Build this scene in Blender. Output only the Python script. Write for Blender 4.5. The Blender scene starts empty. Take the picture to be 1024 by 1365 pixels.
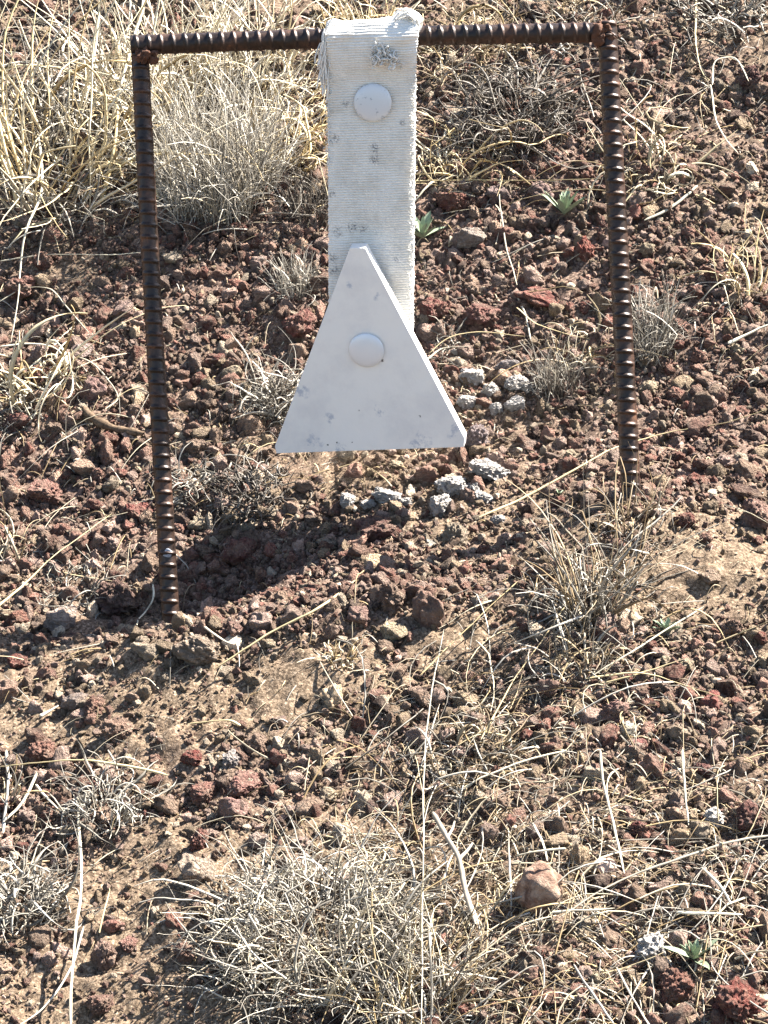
import bpy, bmesh, math, random
import numpy as np
from mathutils import Vector, Matrix

R = math.radians
rng = np.random.default_rng(11)
random.seed(11)
scene = bpy.context.scene
COL = scene.collection

# ------------------------------------------------------------------ camera
PITCH = R(18.0)
DIST = 2.0                      # camera to the plane of the rebar frame
FPX = 3637.0                    # focal length in pixels of a 1024 x 1365 picture
cam_d = bpy.data.cameras.new('camera')
cam = bpy.data.objects.new('camera', cam_d)
COL.objects.link(cam)
FWD = np.array([0.0, math.cos(PITCH), -math.sin(PITCH)])
UP = np.array([0.0, math.sin(PITCH), math.cos(PITCH)])
CAM = -FWD * DIST
cam.location = CAM
cam.rotation_euler = (math.pi / 2 - PITCH, 0, 0)
cam_d.sensor_fit = 'VERTICAL'
cam_d.sensor_height = 36.0
cam_d.lens = 36.0 * FPX / 1365.0
cam_d.clip_start = 0.05
cam_d.clip_end = 500
scene.camera = cam

# ------------------------------------------------------------------ light
SUN_AZ = R(27.0)                # behind the frame, coming from the right
SUN_EL = R(48.0)
sun_dir = Vector((math.cos(SUN_EL) * math.cos(SUN_AZ), math.cos(SUN_EL) * math.sin(SUN_AZ), math.sin(SUN_EL)))
world = bpy.data.worlds.new('World')
scene.world = world
world.use_nodes = True
wn = world.node_tree
for n in list(wn.nodes):
    wn.nodes.remove(n)
sky = wn.nodes.new('ShaderNodeTexSky')
sky.sky_type = 'NISHITA'
sky.sun_disc = False
sky.sun_elevation = SUN_EL
sky.sun_rotation = math.atan2(sun_dir.x, sun_dir.y)
bg = wn.nodes.new('ShaderNodeBackground')
bg.inputs['Strength'].default_value = 0.05
wo = wn.nodes.new('ShaderNodeOutputWorld')
wn.links.new(sky.outputs[0], bg.inputs[0])
wn.links.new(bg.outputs[0], wo.inputs[0])
sd = bpy.data.lights.new('sun', 'SUN')
sd.energy = 5.0
sd.angle = R(0.5)
sd.color = (1.0, 0.95, 0.87)
sun = bpy.data.objects.new('sun', sd)
sun.rotation_euler = sun_dir.to_track_quat('Z', 'Y').to_euler()
sun.location = sun_dir * 5
COL.objects.link(sun)

vs = scene.view_settings
vs.view_transform = 'Standard'
vs.look = 'None'
vs.exposure = 2.5
vs.gamma = 1.0
vs.use_curve_mapping = False
scene.render.engine = 'CYCLES'
scene.cycles.max_bounces = 6
scene.cycles.diffuse_bounces = 3
scene.cycles.glossy_bounces = 2

# ------------------------------------------------------------------ noise
_perm = np.random.default_rng(5).permutation(256)
_perm = np.concatenate([_perm, _perm, _perm])
_g3 = np.random.default_rng(6).normal(size=(256, 3))
_g3 /= np.linalg.norm(_g3, axis=1)[:, None]


def noise3(p):
    p = np.asarray(p, float)
    i = np.floor(p).astype(int)
    f = p - i
    i &= 255
    u = f * f * f * (f * (f * 6 - 15) + 10)
    out = 0
    for dx in (0, 1):
        wx = u[..., 0] if dx else 1 - u[..., 0]
        for dy in (0, 1):
            wy = u[..., 1] if dy else 1 - u[..., 1]
            for dz in (0, 1):
                wz = u[..., 2] if dz else 1 - u[..., 2]
                h = _perm[_perm[_perm[(i[..., 0] + dx) & 255] + ((i[..., 1] + dy) & 255)] + ((i[..., 2] + dz) & 255)]
                g = _g3[h]
                d = (f[..., 0] - dx) * g[..., 0] + (f[..., 1] - dy) * g[..., 1] + (f[..., 2] - dz) * g[..., 2]
                out = out + wx * wy * wz * d
    return out * 1.5


def noise2(x, y, s, seed=0.0):
    x, y = np.broadcast_arrays(np.asarray(x, float), np.asarray(y, float))
    return noise3(np.stack([x * s + 31.7 + seed * 7.3, y * s + 17.1 + seed * 3.1, np.full_like(x, 0.37 + seed)], -1))


# ------------------------------------------------------------------ picture <-> place
def ray(px, py):
    px = np.asarray(px, float)
    py = np.asarray(py, float)
    X = (px - 512.0) / FPX
    V = (py - 682.5) / FPX
    return FWD + X[..., None] * np.array([1.0, 0, 0]) - V[..., None] * UP


def on_frame(px, py, off=0.0):
    """point at depth DIST + off behind a pixel"""
    return CAM + ray(px, py) * (DIST + off)


def on_plane(px, py, p0, n):
    d = ray(px, py)
    t = np.dot(np.asarray(p0) - CAM, n) / (d @ np.asarray(n))
    return CAM + d * t[..., None] if np.ndim(t) else CAM + d * t


def project(P):
    q = np.asarray(P, float) - CAM
    dep = q @ FWD
    return 512 + FPX * q[..., 0] / dep, 682.5 - FPX * (q @ UP) / dep, dep


# ------------------------------------------------------------------ terrain
def splus(y, c, w):
    return w * np.logaddexp(0, (y - c) / w)


def macro(x, y):
    x = np.asarray(x, float)
    y = np.asarray(y, float)
    prof = .33 * y + (.13 - .33) * splus(y, -.04, .02) + (.52 - .13) * splus(y, .145, .025)
    prof0 = .33 * -.011 + (.13 - .33) * splus(-.011, -.04, .02) + (.52 - .13) * splus(-.011, .145, .025)
    far = np.maximum(0, y - 3.0)
    z = -.033 + (prof - prof0) + .15 * .7 * np.tanh(x / .7) - .30 * far
    z = z + .018 * np.exp(-((x - .185) ** 2 + (y - .0) ** 2) / (2 * .055 ** 2))
    z = z - .019 * np.exp(-(((x + .150) / .085) ** 2 + ((y + .005) / .045) ** 2) / 2)
    z = z + .010 * np.exp(-(((x + .10) / .16) ** 2 + ((y + .085) / .03) ** 2) / 2)
    z = z - .016 * np.exp(-(((x + .27) / .10) ** 2 + ((y - .012) / .04) ** 2) / 2)
    z = z - .016 * np.exp(-(((x + .03) / .13) ** 2 + ((y - .055) / .05) ** 2) / 2)
    return z


def height_exact(x, y):
    z = macro(x, y)
    z = z + .010 * noise2(x, y, 7, 1) + .0055 * noise2(x, y, 19, 2) + .0032 * noise2(x, y, 46, 3)
    return z


_hx0, _hy0, _hs = -1.6, -1.6, .004
_HX, _HY = np.meshgrid(np.arange(_hx0, 1.6, _hs), np.arange(_hy0, 2.8, _hs), indexing='ij')
_HG = height_exact(_HX, _HY)


def height(x, y):
    """terrain height, read from a fine table of height_exact"""
    u = np.clip((np.asarray(x, float) - _hx0) / _hs, 0, _HG.shape[0] - 1.001)
    v = np.clip((np.asarray(y, float) - _hy0) / _hs, 0, _HG.shape[1] - 1.001)
    i = u.astype(int)
    j = v.astype(int)
    a = u - i
    b = v - j
    return (_HG[i, j] * (1 - a) + _HG[i + 1, j] * a) * (1 - b) + (_HG[i, j + 1] * (1 - a) + _HG[i + 1, j + 1] * a) * b


def ground_at(px, py):
    px = np.atleast_1d(np.asarray(px, float))
    py = np.atleast_1d(np.asarray(py, float))
    d = ray(px, py)
    lo = np.full(px.shape, 1.0)
    hi = np.full(px.shape, 4.5)
    ts = np.linspace(1.0, 4.5, 220)
    found = np.zeros(px.shape, bool)
    for a, b in zip(ts[:-1], ts[1:]):
        P = CAM + d * b
        below = P[:, 2] < height(P[:, 0], P[:, 1])
        new = below & ~found
        lo[new] = a
        hi[new] = b
        found |= below
    for _ in range(18):
        mid = (lo + hi) / 2
        P = CAM + d * mid[:, None]
        below = P[:, 2] < height(P[:, 0], P[:, 1])
        hi = np.where(below, mid, hi)
        lo = np.where(below, lo, mid)
    return CAM + d * hi[:, None], hi


def blob(px, py, cx, cy, sx, sy):
    return np.exp(-(((px - cx) / sx) ** 2 + ((py - cy) / sy) ** 2) / 2)


BARE = [(330, 1230, 90, 150), (240, 945, 150, 42), (955, 755, 70, 55), (600, 690, 120, 30), (740, 690, 60, 40), (230, 1330, 200, 60),
        (210, 1180, 60, 110), (130, 1170, 120, 45), (400, 900, 150, 30), (110, 360, 50, 25), (60, 975, 90, 30), (620, 870, 90, 35), (880, 790, 90, 40), (920, 700, 60, 40)]
REDZ = [(320, 360, 260, 110), (640, 360, 150, 110), (90, 650, 150, 90), (420, 760, 160, 60), (940, 480, 120, 110), (330, 1050, 90, 45), (70, 1090, 110, 60),
        (980, 1300, 90, 120), (880, 930, 130, 70), (760, 210, 160, 100), (120, 470, 140, 90), (880, 620, 130, 60), (650, 1320, 140, 60)]


def zone(px, py, L):
    v = np.zeros_like(np.asarray(px, float))
    for b in L:
        v = np.maximum(v, blob(px, py, *b))
    return v


# ------------------------------------------------------------------ materials
def mat(name):
    m = bpy.data.materials.new(name)
    m.use_nodes = True
    nt = m.node_tree
    b = nt.nodes['Principled BSDF']
    return m, nt, b


def N(nt, t, **kw):
    n = nt.nodes.new(t)
    for k, v in kw.items():
        setattr(n, k, v)
    return n


def noise_node(nt, scale, detail=4, rough=.6, coord=None):
    n = N(nt, 'ShaderNodeTexNoise')
    n.inputs['Scale'].default_value = scale
    n.inputs['Detail'].default_value = detail
    n.inputs['Roughness'].default_value = rough
    if coord is not None:
        nt.links.new(coord, n.inputs['Vector'])
    return n


def ramp(nt, fac, stops):
    r = N(nt, 'ShaderNodeValToRGB')
    e = r.color_ramp.elements
    while len(e) < len(stops):
        e.new(.5)
    for k, (p, c) in enumerate(stops):
        e[k].position = p
        e[k].color = (*c, 1) if len(c) == 3 else c
    nt.links.new(fac, r.inputs[0])
    return r


def mix(nt, fac, a, b, mode='MIX'):
    m = N(nt, 'ShaderNodeMix', data_type='RGBA', blend_type=mode)
    for sock, v in ((m.inputs[0], fac), (m.inputs[6], a), (m.inputs[7], b)):
        if hasattr(v, 'is_linked') or isinstance(v, bpy.types.NodeSocket):
            nt.links.new(v, sock)
        elif isinstance(v, (int, float)):
            sock.default_value = v
        else:
            sock.default_value = (*v, 1)
    return m.outputs[2]


def bump(nt, b, hsock, strength, dist):
    n = N(nt, 'ShaderNodeBump')
    n.inputs['Strength'].default_value = strength
    n.inputs['Distance'].default_value = dist
    nt.links.new(hsock, n.inputs['Height'])
    nt.links.new(n.outputs[0], b.inputs['Normal'])
    return n


def make_soil():
    m, nt, b = mat('volcanic_soil')
    tc = N(nt, 'ShaderNodeTexCoord')
    a = N(nt, 'ShaderNodeAttribute', attribute_name='red')
    n1 = noise_node(nt, 420, 3, .7, tc.outputs['Object'])
    n2 = noise_node(nt, 24, 5, .65, tc.outputs['Object'])
    tan = ramp(nt, n1.outputs[0], [(.30, (.031, .021, .014)), (.46, (.125, .088, .058)), (.58, (.215, .157, .106)), (.72, (.42, .325, .235))])
    red = ramp(nt, n1.outputs[0], [(.30, (.024, .015, .011)), (.46, (.10, .065, .050)), (.58, (.18, .122, .094)), (.72, (.35, .26, .205))])
    ad = N(nt, 'ShaderNodeMath', operation='MULTIPLY_ADD')
    nt.links.new(n2.outputs[0], ad.inputs[0])
    ad.inputs[1].default_value = 1.6
    ad.inputs[2].default_value = -.8
    ad2 = N(nt, 'ShaderNodeMath', operation='ADD', use_clamp=True)
    nt.links.new(ad.outputs[0], ad2.inputs[0])
    nt.links.new(a.outputs['Fac'], ad2.inputs[1])
    c = mix(nt, ad2.outputs[0], tan.outputs[0], red.outputs[0])
    nt.links.new(c, b.inputs['Base Color'])
    b.inputs['Roughness'].default_value = .95
    b.inputs['Specular IOR Level'].default_value = .15
    n3 = noise_node(nt, 600, 3, .7, tc.outputs['Object'])
    bump(nt, b, n3.outputs[0], .8, .0015)
    return m


def make_cinder(name, source, lichen=False, smooth=False):
    """scoria: one base colour per stone, mottled, dusty in patches, pitted"""
    m, nt, b = mat(name)
    tc = N(nt, 'ShaderNodeTexCoord')
    if source == 'object':
        oi = N(nt, 'ShaderNodeObjectInfo')
        base = oi.outputs['Color']
    else:
        at = N(nt, 'ShaderNodeAttribute', attribute_name='col', attribute_type='INSTANCER')
        base = at.outputs['Color']
    n1 = noise_node(nt, 2.6, 5, .7, tc.outputs['Object'])
    mott = ramp(nt, n1.outputs[0], [(.3, (.42, .37, .36)), (.48, (.85, .83, .82)), (.6, (1.1, 1.08, 1.05)), (.72, (1.7, 1.66, 1.6))])
    c = mix(nt, 1.0, base, mott.outputs[0], 'MULTIPLY')
    n2 = noise_node(nt, 1.7, 6, .75, tc.outputs['Object'])
    df = ramp(nt, n2.outputs[0], [(.42, (0, 0, 0)), (.66, (.8, .8, .8))])
    c = mix(nt, df.outputs[0], c, (.38, .285, .215))
    if lichen:
        n4 = noise_node(nt, 1.5, 5, .7, tc.outputs['Object'])
        lf = ramp(nt, n4.outputs[0], [(.36, (0, 0, 0)), (.46, (1, 1, 1))])
        c = mix(nt, lf.outputs[0], c, (.80, .74, .68))
    nt.links.new(c, b.inputs['Base Color'])
    b.inputs['Roughness'].default_value = .92
    b.inputs['Specular IOR Level'].default_value = .2
    if smooth:
        n3 = noise_node(nt, 9, 5, .6, tc.outputs['Object'])
        bump(nt, b, n3.outputs[0], .35, .08)
    else:
        v = N(nt, 'ShaderNodeTexVoronoi')
        v.inputs['Scale'].default_value = 5.5
        nt.links.new(tc.outputs['Object'], v.inputs['Vector'])
        n3 = noise_node(nt, 7, 5, .75, tc.outputs['Object'])
        mm = N(nt, 'ShaderNodeMath', operation='MULTIPLY_ADD')
        nt.links.new(v.outputs['Distance'], mm.inputs[0])
        mm.inputs[1].default_value = .55
        nt.links.new(n3.outputs[0], mm.inputs[2])
        bump(nt, b, mm.outputs[0], .9, .16)
    return m


def make_grass():
    m, nt, b = mat('dry_grass')
    a = N(nt, 'ShaderNodeAttribute', attribute_name='tint')
    nt.links.new(a.outputs['Color'], b.inputs['Base Color'])
    b.inputs['Roughness'].default_value = .55
    b.inputs['Specular IOR Level'].default_value = .35
    return m


def make_rust():
    m, nt, b = mat('rusted_steel_bar')
    tc = N(nt, 'ShaderNodeTexCoord')
    n1 = noise_node(nt, 55, 6, .7, tc.outputs['Object'])
    n2 = noise_node(nt, 340, 4, .7, tc.outputs['Object'])
    c1 = ramp(nt, n1.outputs[0], [(.3, (.014, .010, .009)), (.47, (.034, .021, .016)), (.6, (.065, .034, .023)), (.70, (.14, .065, .034)), (.8, (.20, .10, .05))])
    c2 = ramp(nt, n2.outputs[0], [(.3, (.5, .5, .5)), (.7, (1.35, 1.3, 1.25))])
    nt.links.new(mix(nt, 1.0, c1.outputs[0], c2.outputs[0], 'MULTIPLY'), b.inputs['Base Color'])
    b.inputs['Metallic'].default_value = .35
    rr = ramp(nt, n1.outputs[0], [(.3, (.30, .30, .30)), (.7, (.56, .56, .56))])
    nt.links.new(rr.outputs[0], b.inputs['Roughness'])
    b.inputs['Specular IOR Level'].default_value = .5
    bump(nt, b, n2.outputs[0], .5, .0006)
    return m


def make_weld():
    m, nt, b = mat('rusty_weld')
    tc = N(nt, 'ShaderNodeTexCoord')
    n1 = noise_node(nt, 190, 5, .7, tc.outputs['Object'])
    c1 = ramp(nt, n1.outputs[0], [(.3, (.035, .017, .012)), (.5, (.10, .042, .022)), (.68, (.27, .11, .05)), (.82, (.38, .19, .08))])
    nt.links.new(c1.outputs[0], b.inputs['Base Color'])
    b.inputs['Roughness'].default_value = .8
    bump(nt, b, n1.outputs[0], .7, .001)
    return m


def spots(nt, coord, pts, wobble, cut, sharp):
    """mask of small irregular marks round the given object space points"""
    nz = noise_node(nt, wobble, 4, .7, coord)
    total = None
    for (p, r) in pts:
        d = N(nt, 'ShaderNodeVectorMath', operation='DISTANCE')
        nt.links.new(coord, d.inputs[0])
        d.inputs[1].default_value = p
        k = N(nt, 'ShaderNodeMapRange')
        k.inputs['From Min'].default_value = r
        k.inputs['From Max'].default_value = 0
        nt.links.new(d.outputs['Value'], k.inputs['Value'])
        if total is None:
            total = k.outputs[0]
        else:
            mx = N(nt, 'ShaderNodeMath', operation='MAXIMUM')
            nt.links.new(total, mx.inputs[0])
            nt.links.new(k.outputs[0], mx.inputs[1])
            total = mx.outputs[0]
    k3 = N(nt, 'ShaderNodeMath', operation='MULTIPLY_ADD')
    nt.links.new(nz.outputs[0], k3.inputs[0])
    k3.inputs[1].default_value = 2.4
    k3.inputs[2].default_value = -.85
    ml = N(nt, 'ShaderNodeMath', operation='MULTIPLY', use_clamp=True)
    nt.links.new(total, ml.inputs[0])
    nt.links.new(k3.outputs[0], ml.inputs[1])
    return ramp(nt, ml.outputs[0], [(cut, (0, 0, 0)), (min(1, cut + sharp), (1, 1, 1))]).outputs[0]


def make_paint(pts, chips):
    m, nt, b = mat('white_painted_steel')
    tc = N(nt, 'ShaderNodeTexCoord')
    n1 = noise_node(nt, 28, 6, .65, tc.outputs['Object'])
    c1 = ramp(nt, n1.outputs[0], [(.32, (.76, .74, .72)), (.55, (.87, .845, .80)), (.75, (.89, .865, .82))])
    s = spots(nt, tc.outputs['Object'], pts, 160, .18, .25)
    sm = N(nt, 'ShaderNodeMath', operation='MULTIPLY')
    nt.links.new(s, sm.inputs[0])
    sm.inputs[1].default_value = .75
    c = mix(nt, sm.outputs[0], c1.outputs[0], (.40, .44, .52))
    s2 = spots(nt, tc.outputs['Object'], chips, 900, .2, .1)
    c = mix(nt, s2, c, (.05, .04, .035))
    nt.links.new(c, b.inputs['Base Color'])
    b.inputs['Roughness'].default_value = .42
    n2 = noise_node(nt, 60, 4, .6, tc.outputs['Object'])
    n3 = noise_node(nt, 700, 3, .6, tc.outputs['Object'])
    mm = N(nt, 'ShaderNodeMath', operation='MULTIPLY_ADD')
    nt.links.new(n3.outputs[0], mm.inputs[0])
    mm.inputs[1].default_value = .07
    nt.links.new(n2.outputs[0], mm.inputs[2])
    bump(nt, b, mm.outputs[0], .3, .0018)
    return m


def make_bolt_paint(name, base, worn, cut):
    m, nt, b = mat(name)
    tc = N(nt, 'ShaderNodeTexCoord')
    n1 = noise_node(nt, 260, 5, .7, tc.outputs['Object'])
    f = ramp(nt, n1.outputs[0], [(cut, (0, 0, 0)), (cut + .06, (1, 1, 1))])
    nt.links.new(mix(nt, f.outputs[0], base, worn), b.inputs['Base Color'])
    b.inputs['Roughness'].default_value = .36
    b.inputs['Metallic'].default_value = .15
    bump(nt, b, n1.outputs[0], .25, .0008)
    return m


def make_hose(pts):
    m, nt, b = mat('woven_hose_jacket')
    tc = N(nt, 'ShaderNodeTexCoord')
    n1 = noise_node(nt, 45, 6, .7, tc.outputs['Object'])
    n2 = noise_node(nt, 900, 3, .7, tc.outputs['Object'])
    c1 = ramp(nt, n1.outputs[0], [(.3, (.70, .66, .59)), (.5, (.82, .79, .73)), (.72, (.87, .85, .80))])
    c2 = ramp(nt, n2.outputs[0], [(.3, (.86, .86, .86)), (.7, (1.06, 1.06, 1.06))])
    c = mix(nt, 1.0, c1.outputs[0], c2.outputs[0], 'MULTIPLY')
    s = spots(nt, tc.outputs['Object'], pts, 650, .16, .35)
    c = mix(nt, s, c, (.20, .19, .19))
    nt.links.new(c, b.inputs['Base Color'])
    b.inputs['Roughness'].default_value = .95
    b.inputs['Specular IOR Level'].default_value = .1
    w = N(nt, 'ShaderNodeTexWave', bands_direction='X')
    w.inputs['Scale'].default_value = 330
    w.inputs['Distortion'].default_value = 1.0
    nt.links.new(tc.outputs['Object'], w.inputs['Vector'])
    mm = N(nt, 'ShaderNodeMath', operation='MULTIPLY_ADD')
    nt.links.new(w.outputs['Fac'], mm.inputs[0])
    mm.inputs[1].default_value = .5
    nt.links.new(n2.outputs[0], mm.inputs[2])
    bump(nt, b, mm.outputs[0], .5, .0004)
    return m


def make_plain(name, rgb, rough=.8, var=.25, scale=120):
    m, nt, b = mat(name)
    tc = N(nt, 'ShaderNodeTexCoord')
    n1 = noise_node(nt, scale, 5, .7, tc.outputs['Object'])
    lo = tuple(c * (1 - var) for c in rgb)
    hi = tuple(min(1, c * (1 + var)) for c in rgb)
    r = ramp(nt, n1.outputs[0], [(.3, lo), (.7, hi)])
    nt.links.new(r.outputs[0], b.inputs['Base Color'])
    b.inputs['Roughness'].default_value = rough
    b.inputs['Specular IOR Level'].default_value = .25
    bump(nt, b, n1.outputs[0], .5, .0006)
    return m


M_SOIL = make_soil()
M_ROCK = make_cinder('cinder_rock', 'object')
M_LICHEN = make_cinder('lichen_covered_cinder', 'object', lichen=True)
M_SMOOTH = make_cinder('weathered_smooth_stone', 'object', smooth=True)
M_GRAVEL = make_cinder('cinder_gravel', 'instancer')
M_GRASS = make_grass()
M_RUST = make_rust()
M_WELD = make_weld()
M_LEAF = make_plain('grey_green_leaf', (.25, .30, .20), .75, .25, 500)
M_STICK = make_plain('weathered_wood', (.115, .078, .05), .95, .75, 300)
M_THREAD = make_plain('frayed_white_thread', (.80, .78, .73), .95, .08, 300)


# ------------------------------------------------------------------ mesh helpers
def mesh_from(name, V, F, smooth=True):
    """V (n,3), F (m,3) or (m,4) arrays"""
    V = np.ascontiguousarray(V, np.float32)
    F = np.ascontiguousarray(F, np.int32)
    me = bpy.data.meshes.new(name)
    me.vertices.add(len(V))
    me.vertices.foreach_set('co', V.ravel())
    k = F.shape[1]
    me.loops.add(F.size)
    me.loops.foreach_set('vertex_index', F.ravel())
    me.polygons.add(len(F))
    me.polygons.foreach_set('loop_start', np.arange(0, F.size, k, dtype=np.int32))
    me.polygons.foreach_set('use_smooth', np.full(len(F), smooth))
    me.update(calc_edges=True)
    me.validate()
    return me


def obj(name, me, m=None, parent=None, loc=None):
    o = bpy.data.objects.new(name, me)
    if m is not None and me is not None and not me.materials:
        me.materials.append(m)
    COL.objects.link(o)
    if parent is not None:
        o.parent = parent
    if loc is not None:
        o.location = loc
    return o


def tag(o, label=None, cat=None, group=None, kind=None):
    if label:
        o['label'] = label
    if cat:
        o['category'] = cat
    if group:
        o['group'] = group
    if kind:
        o['kind'] = kind
    return o


def grid_faces(nu, nv, closed_v=False):
    i = np.arange(nu - 1)[:, None]
    j = np.arange(nv if closed_v else nv - 1)[None, :]
    a = i * nv + j
    b = i * nv + (j + 1) % nv
    return np.stack([a, a + nv, b + nv, b], -1).reshape(-1, 4)


def set_tint(me, C):
    at = me.color_attributes.new('tint', 'FLOAT_COLOR', 'POINT')
    at.data.foreach_set('color', np.concatenate([C, np.ones((len(C), 1))], 1).astype(np.float32).ravel())


def tubes(P, rad, sides=3, flat=False):
    """P (n,s,3) lines, rad (n,s): one mesh of thin tubes -> V, F, index of the line each vertex belongs to"""
    n, s, _ = P.shape
    T = np.gradient(P, axis=1)
    T /= np.linalg.norm(T, axis=2, keepdims=True) + 1e-12
    ref = np.where(np.abs(T[:, :1, 2:3]) > .85, np.array([1.0, 0, 0]), np.array([0, 0, 1.0]))
    A = np.cross(T, np.broadcast_to(ref, T.shape))
    A /= np.linalg.norm(A, axis=2, keepdims=True) + 1e-12
    B = np.cross(T, A)
    ang = np.arange(sides) * 2 * math.pi / sides
    if flat:                                # dry blades: ribbon-like section that slowly twists along the blade
        h = np.modf(np.abs(np.sin(P[:, :1, 0] * 9173.1 + P[:, :1, 1] * 5713.7)) * 437.5)[0]
        roll = h * 6.283 + np.linspace(0, 1, s)[None] * (h - .5) * 6
        c_, s_ = np.cos(roll)[..., None], np.sin(roll)[..., None]
        A, B = (A * c_ + B * s_) * 1.45, (B * c_ - A * s_) * .45
    V = P[:, :, None, :] + rad[:, :, None, None] * (np.cos(ang)[:, None] * A[:, :, None, :] + np.sin(ang)[:, None] * B[:, :, None, :])
    base = grid_faces(s, sides, True)
    F = (base[None] + (np.arange(n) * s * sides)[:, None, None]).reshape(-1, 4)
    return V.reshape(-1, 3), F, np.repeat(np.arange(n), s * sides)


def smooth_line(pts, k=18):
    """Catmull-Rom through 3D points"""
    p = np.asarray(pts, float)
    p = np.concatenate([2 * p[:1] - p[1:2], p, 2 * p[-1:] - p[-2:-1]])
    out = []
    m = len(p) - 3
    for i in range(m):
        t = np.linspace(0, 1, k, endpoint=(i == m - 1))[:, None]
        a, b, c, d = p[i:i + 4]
        out.append(.5 * (2 * b + (c - a) * t + (2 * a - 5 * b + 4 * c - d) * t ** 2 + (3 * b - a - 3 * c + d) * t ** 3))
    return np.concatenate(out)


STRAW = np.array([[.34, .25, .13], [.42, .335, .20], [.27, .19, .095], [.42, .35, .245], [.50, .435, .31]])
GREY = np.array([[.25, .225, .185], [.33, .30, .25], [.17, .15, .12], [.44, .40, .335], [.11, .095, .075]])
PALE_GRASS = np.array([[.55, .48, .35], [.62, .56, .44], [.48, .39, .24], [.40, .35, .27], [.68, .61, .47]])
SUNNY = np.array([[.52, .40, .21], [.62, .51, .31], [.42, .31, .16], [.60, .52, .37], [.68, .60, .43]])
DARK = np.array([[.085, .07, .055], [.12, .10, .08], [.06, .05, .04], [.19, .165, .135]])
BROWN = np.array([[.22, .155, .085], [.28, .21, .125], [.17, .12, .07], [.34, .27, .175]])

# ------------------------------------------------------------------ ground
def axis(inner, step, outer):
    a = np.arange(inner[0], inner[1] + step / 2, step)
    g = []
    d = step
    v = inner[1]
    while v < outer:
        d *= 1.16
        v += d
        g.append(v)
    h = []
    d = step
    v = inner[0]
    while v > -outer:
        d *= 1.16
        v -= d
        h.append(v)
    return np.concatenate([h[::-1], a, g])


gx = axis((-.50, .50), .0021, 40)
gy = axis((-.56, .86), .0023, 40)
GX, GY = np.meshgrid(gx, gy, indexing='ij')
GZ = height_exact(GX, GY)
near = (np.abs(GX) < .8) & (GY > -.9) & (GY < 1.4)
micro = .0042 * np.abs(noise2(GX, GY, 48, 6)) + .0026 * noise2(GX, GY, 105, 4) + .0016 * np.abs(noise2(GX, GY, 210, 5)) - .0012
GZ = GZ + np.where(near, micro, 0)
gp = np.stack([GX, GY, GZ], -1).reshape(-1, 3)
me = mesh_from('ground', gp, grid_faces(len(gx), len(gy))[:, ::-1], True)
qx, qy, qd = project(gp)
redv = np.clip(zone(qx, qy, REDZ) * .9 - zone(qx, qy, BARE) * .7 + .22, 0, 1)
redv = np.where(near.ravel(), redv, .4)
at_ = me.attributes.new('red', 'FLOAT', 'POINT')
at_.data.foreach_set('value', redv.astype(np.float32))
ground = tag(obj('ground', me, M_SOIL), kind='structure')
if me.polygons[0].normal.z < 0:
    me.flip_normals()


# ------------------------------------------------------------------ rocks
def rock_mesh(name, seed, sub, kind='cinder', flat=False, cut=(.55, .85)):
    r = np.random.default_rng(seed)
    bm = bmesh.new()
    bmesh.ops.create_icosphere(bm, subdivisions=sub, radius=1.0)
    V = np.array([v.co[:] for v in bm.verts])
    F = np.array([[v.index for v in f.verts] for f in bm.faces])
    bm.free()
    o = r.uniform(0, 200, 3)
    d = V / np.linalg.norm(V, axis=1)[:, None]
    if kind == 'round':
        rad = 1 + .30 * noise3(d * 1.1 + o) + .10 * noise3(d * 2.6 + o) + .02 * noise3(d * 9 + o)
        P = d * rad[:, None]
    else:
        rad = 1 + .42 * noise3(d * 1.15 + o) + .26 * noise3(d * 2.4 + o + 9)
        P = d * rad[:, None]
        for _ in range(r.integers(3, 7)):
            n = r.normal(size=3)
            n /= np.linalg.norm(n)
            c = r.uniform(*cut)
            e = P @ n - c
            P = P - np.where(e > 0, e * .85, 0)[:, None] * n
        dn = P / np.linalg.norm(P, axis=1)[:, None]
        if kind == 'cinder':
            lump = .30 * (np.abs(noise3(P * 3.0 + o + 21)) - .2) + .19 * (np.abs(noise3(P * 6.5 + o + 33)) - .2) + .07 * noise3(P * 13 + o)
            pit = noise3(P * 4.6 + o + 51)
            lump = lump - .42 * np.clip(pit - .24, 0, .3)
        else:
            lump = .10 * noise3(P * 3.5 + o + 21) + .09 * (np.abs(noise3(P * 8 + o)) - .2)
        P = P + dn * lump[:, None]
    P *= r.uniform(.82, 1.15, 3)
    P -= (P.max(0) + P.min(0)) / 2
    P /= (P.max(0) - P.min(0)).max() / 2
    return mesh_from(name, P, F, not flat)


BIG = [rock_mesh('rock_shape', 100 + i, 5, 'cinder') for i in range(8)]
BIG += [rock_mesh('rock_shape', 130 + i, 4, 'plain') for i in range(4)]
MED = [rock_mesh('stone_shape', 200 + i, 4, 'cinder' if i % 4 else 'plain') for i in range(16)]
ROUND = [rock_mesh('pebble_shape', 300 + i, 4, 'round') for i in range(2)]
for me_ in BIG + MED:
    me_.materials.append(M_ROCK)
for me_ in ROUND:
    me_.materials.append(M_SMOOTH)

RED = (.21, .075, .055)
BRICK = (.30, .13, .095)
PINK = (.40, .27, .23)
TAN = (.44, .34, .23)
DRED = (.105, .045, .038)
BRN = (.25, .155, .11)
PALE = (.55, .47, .40)
GRY = (.36, .33, .32)

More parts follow.
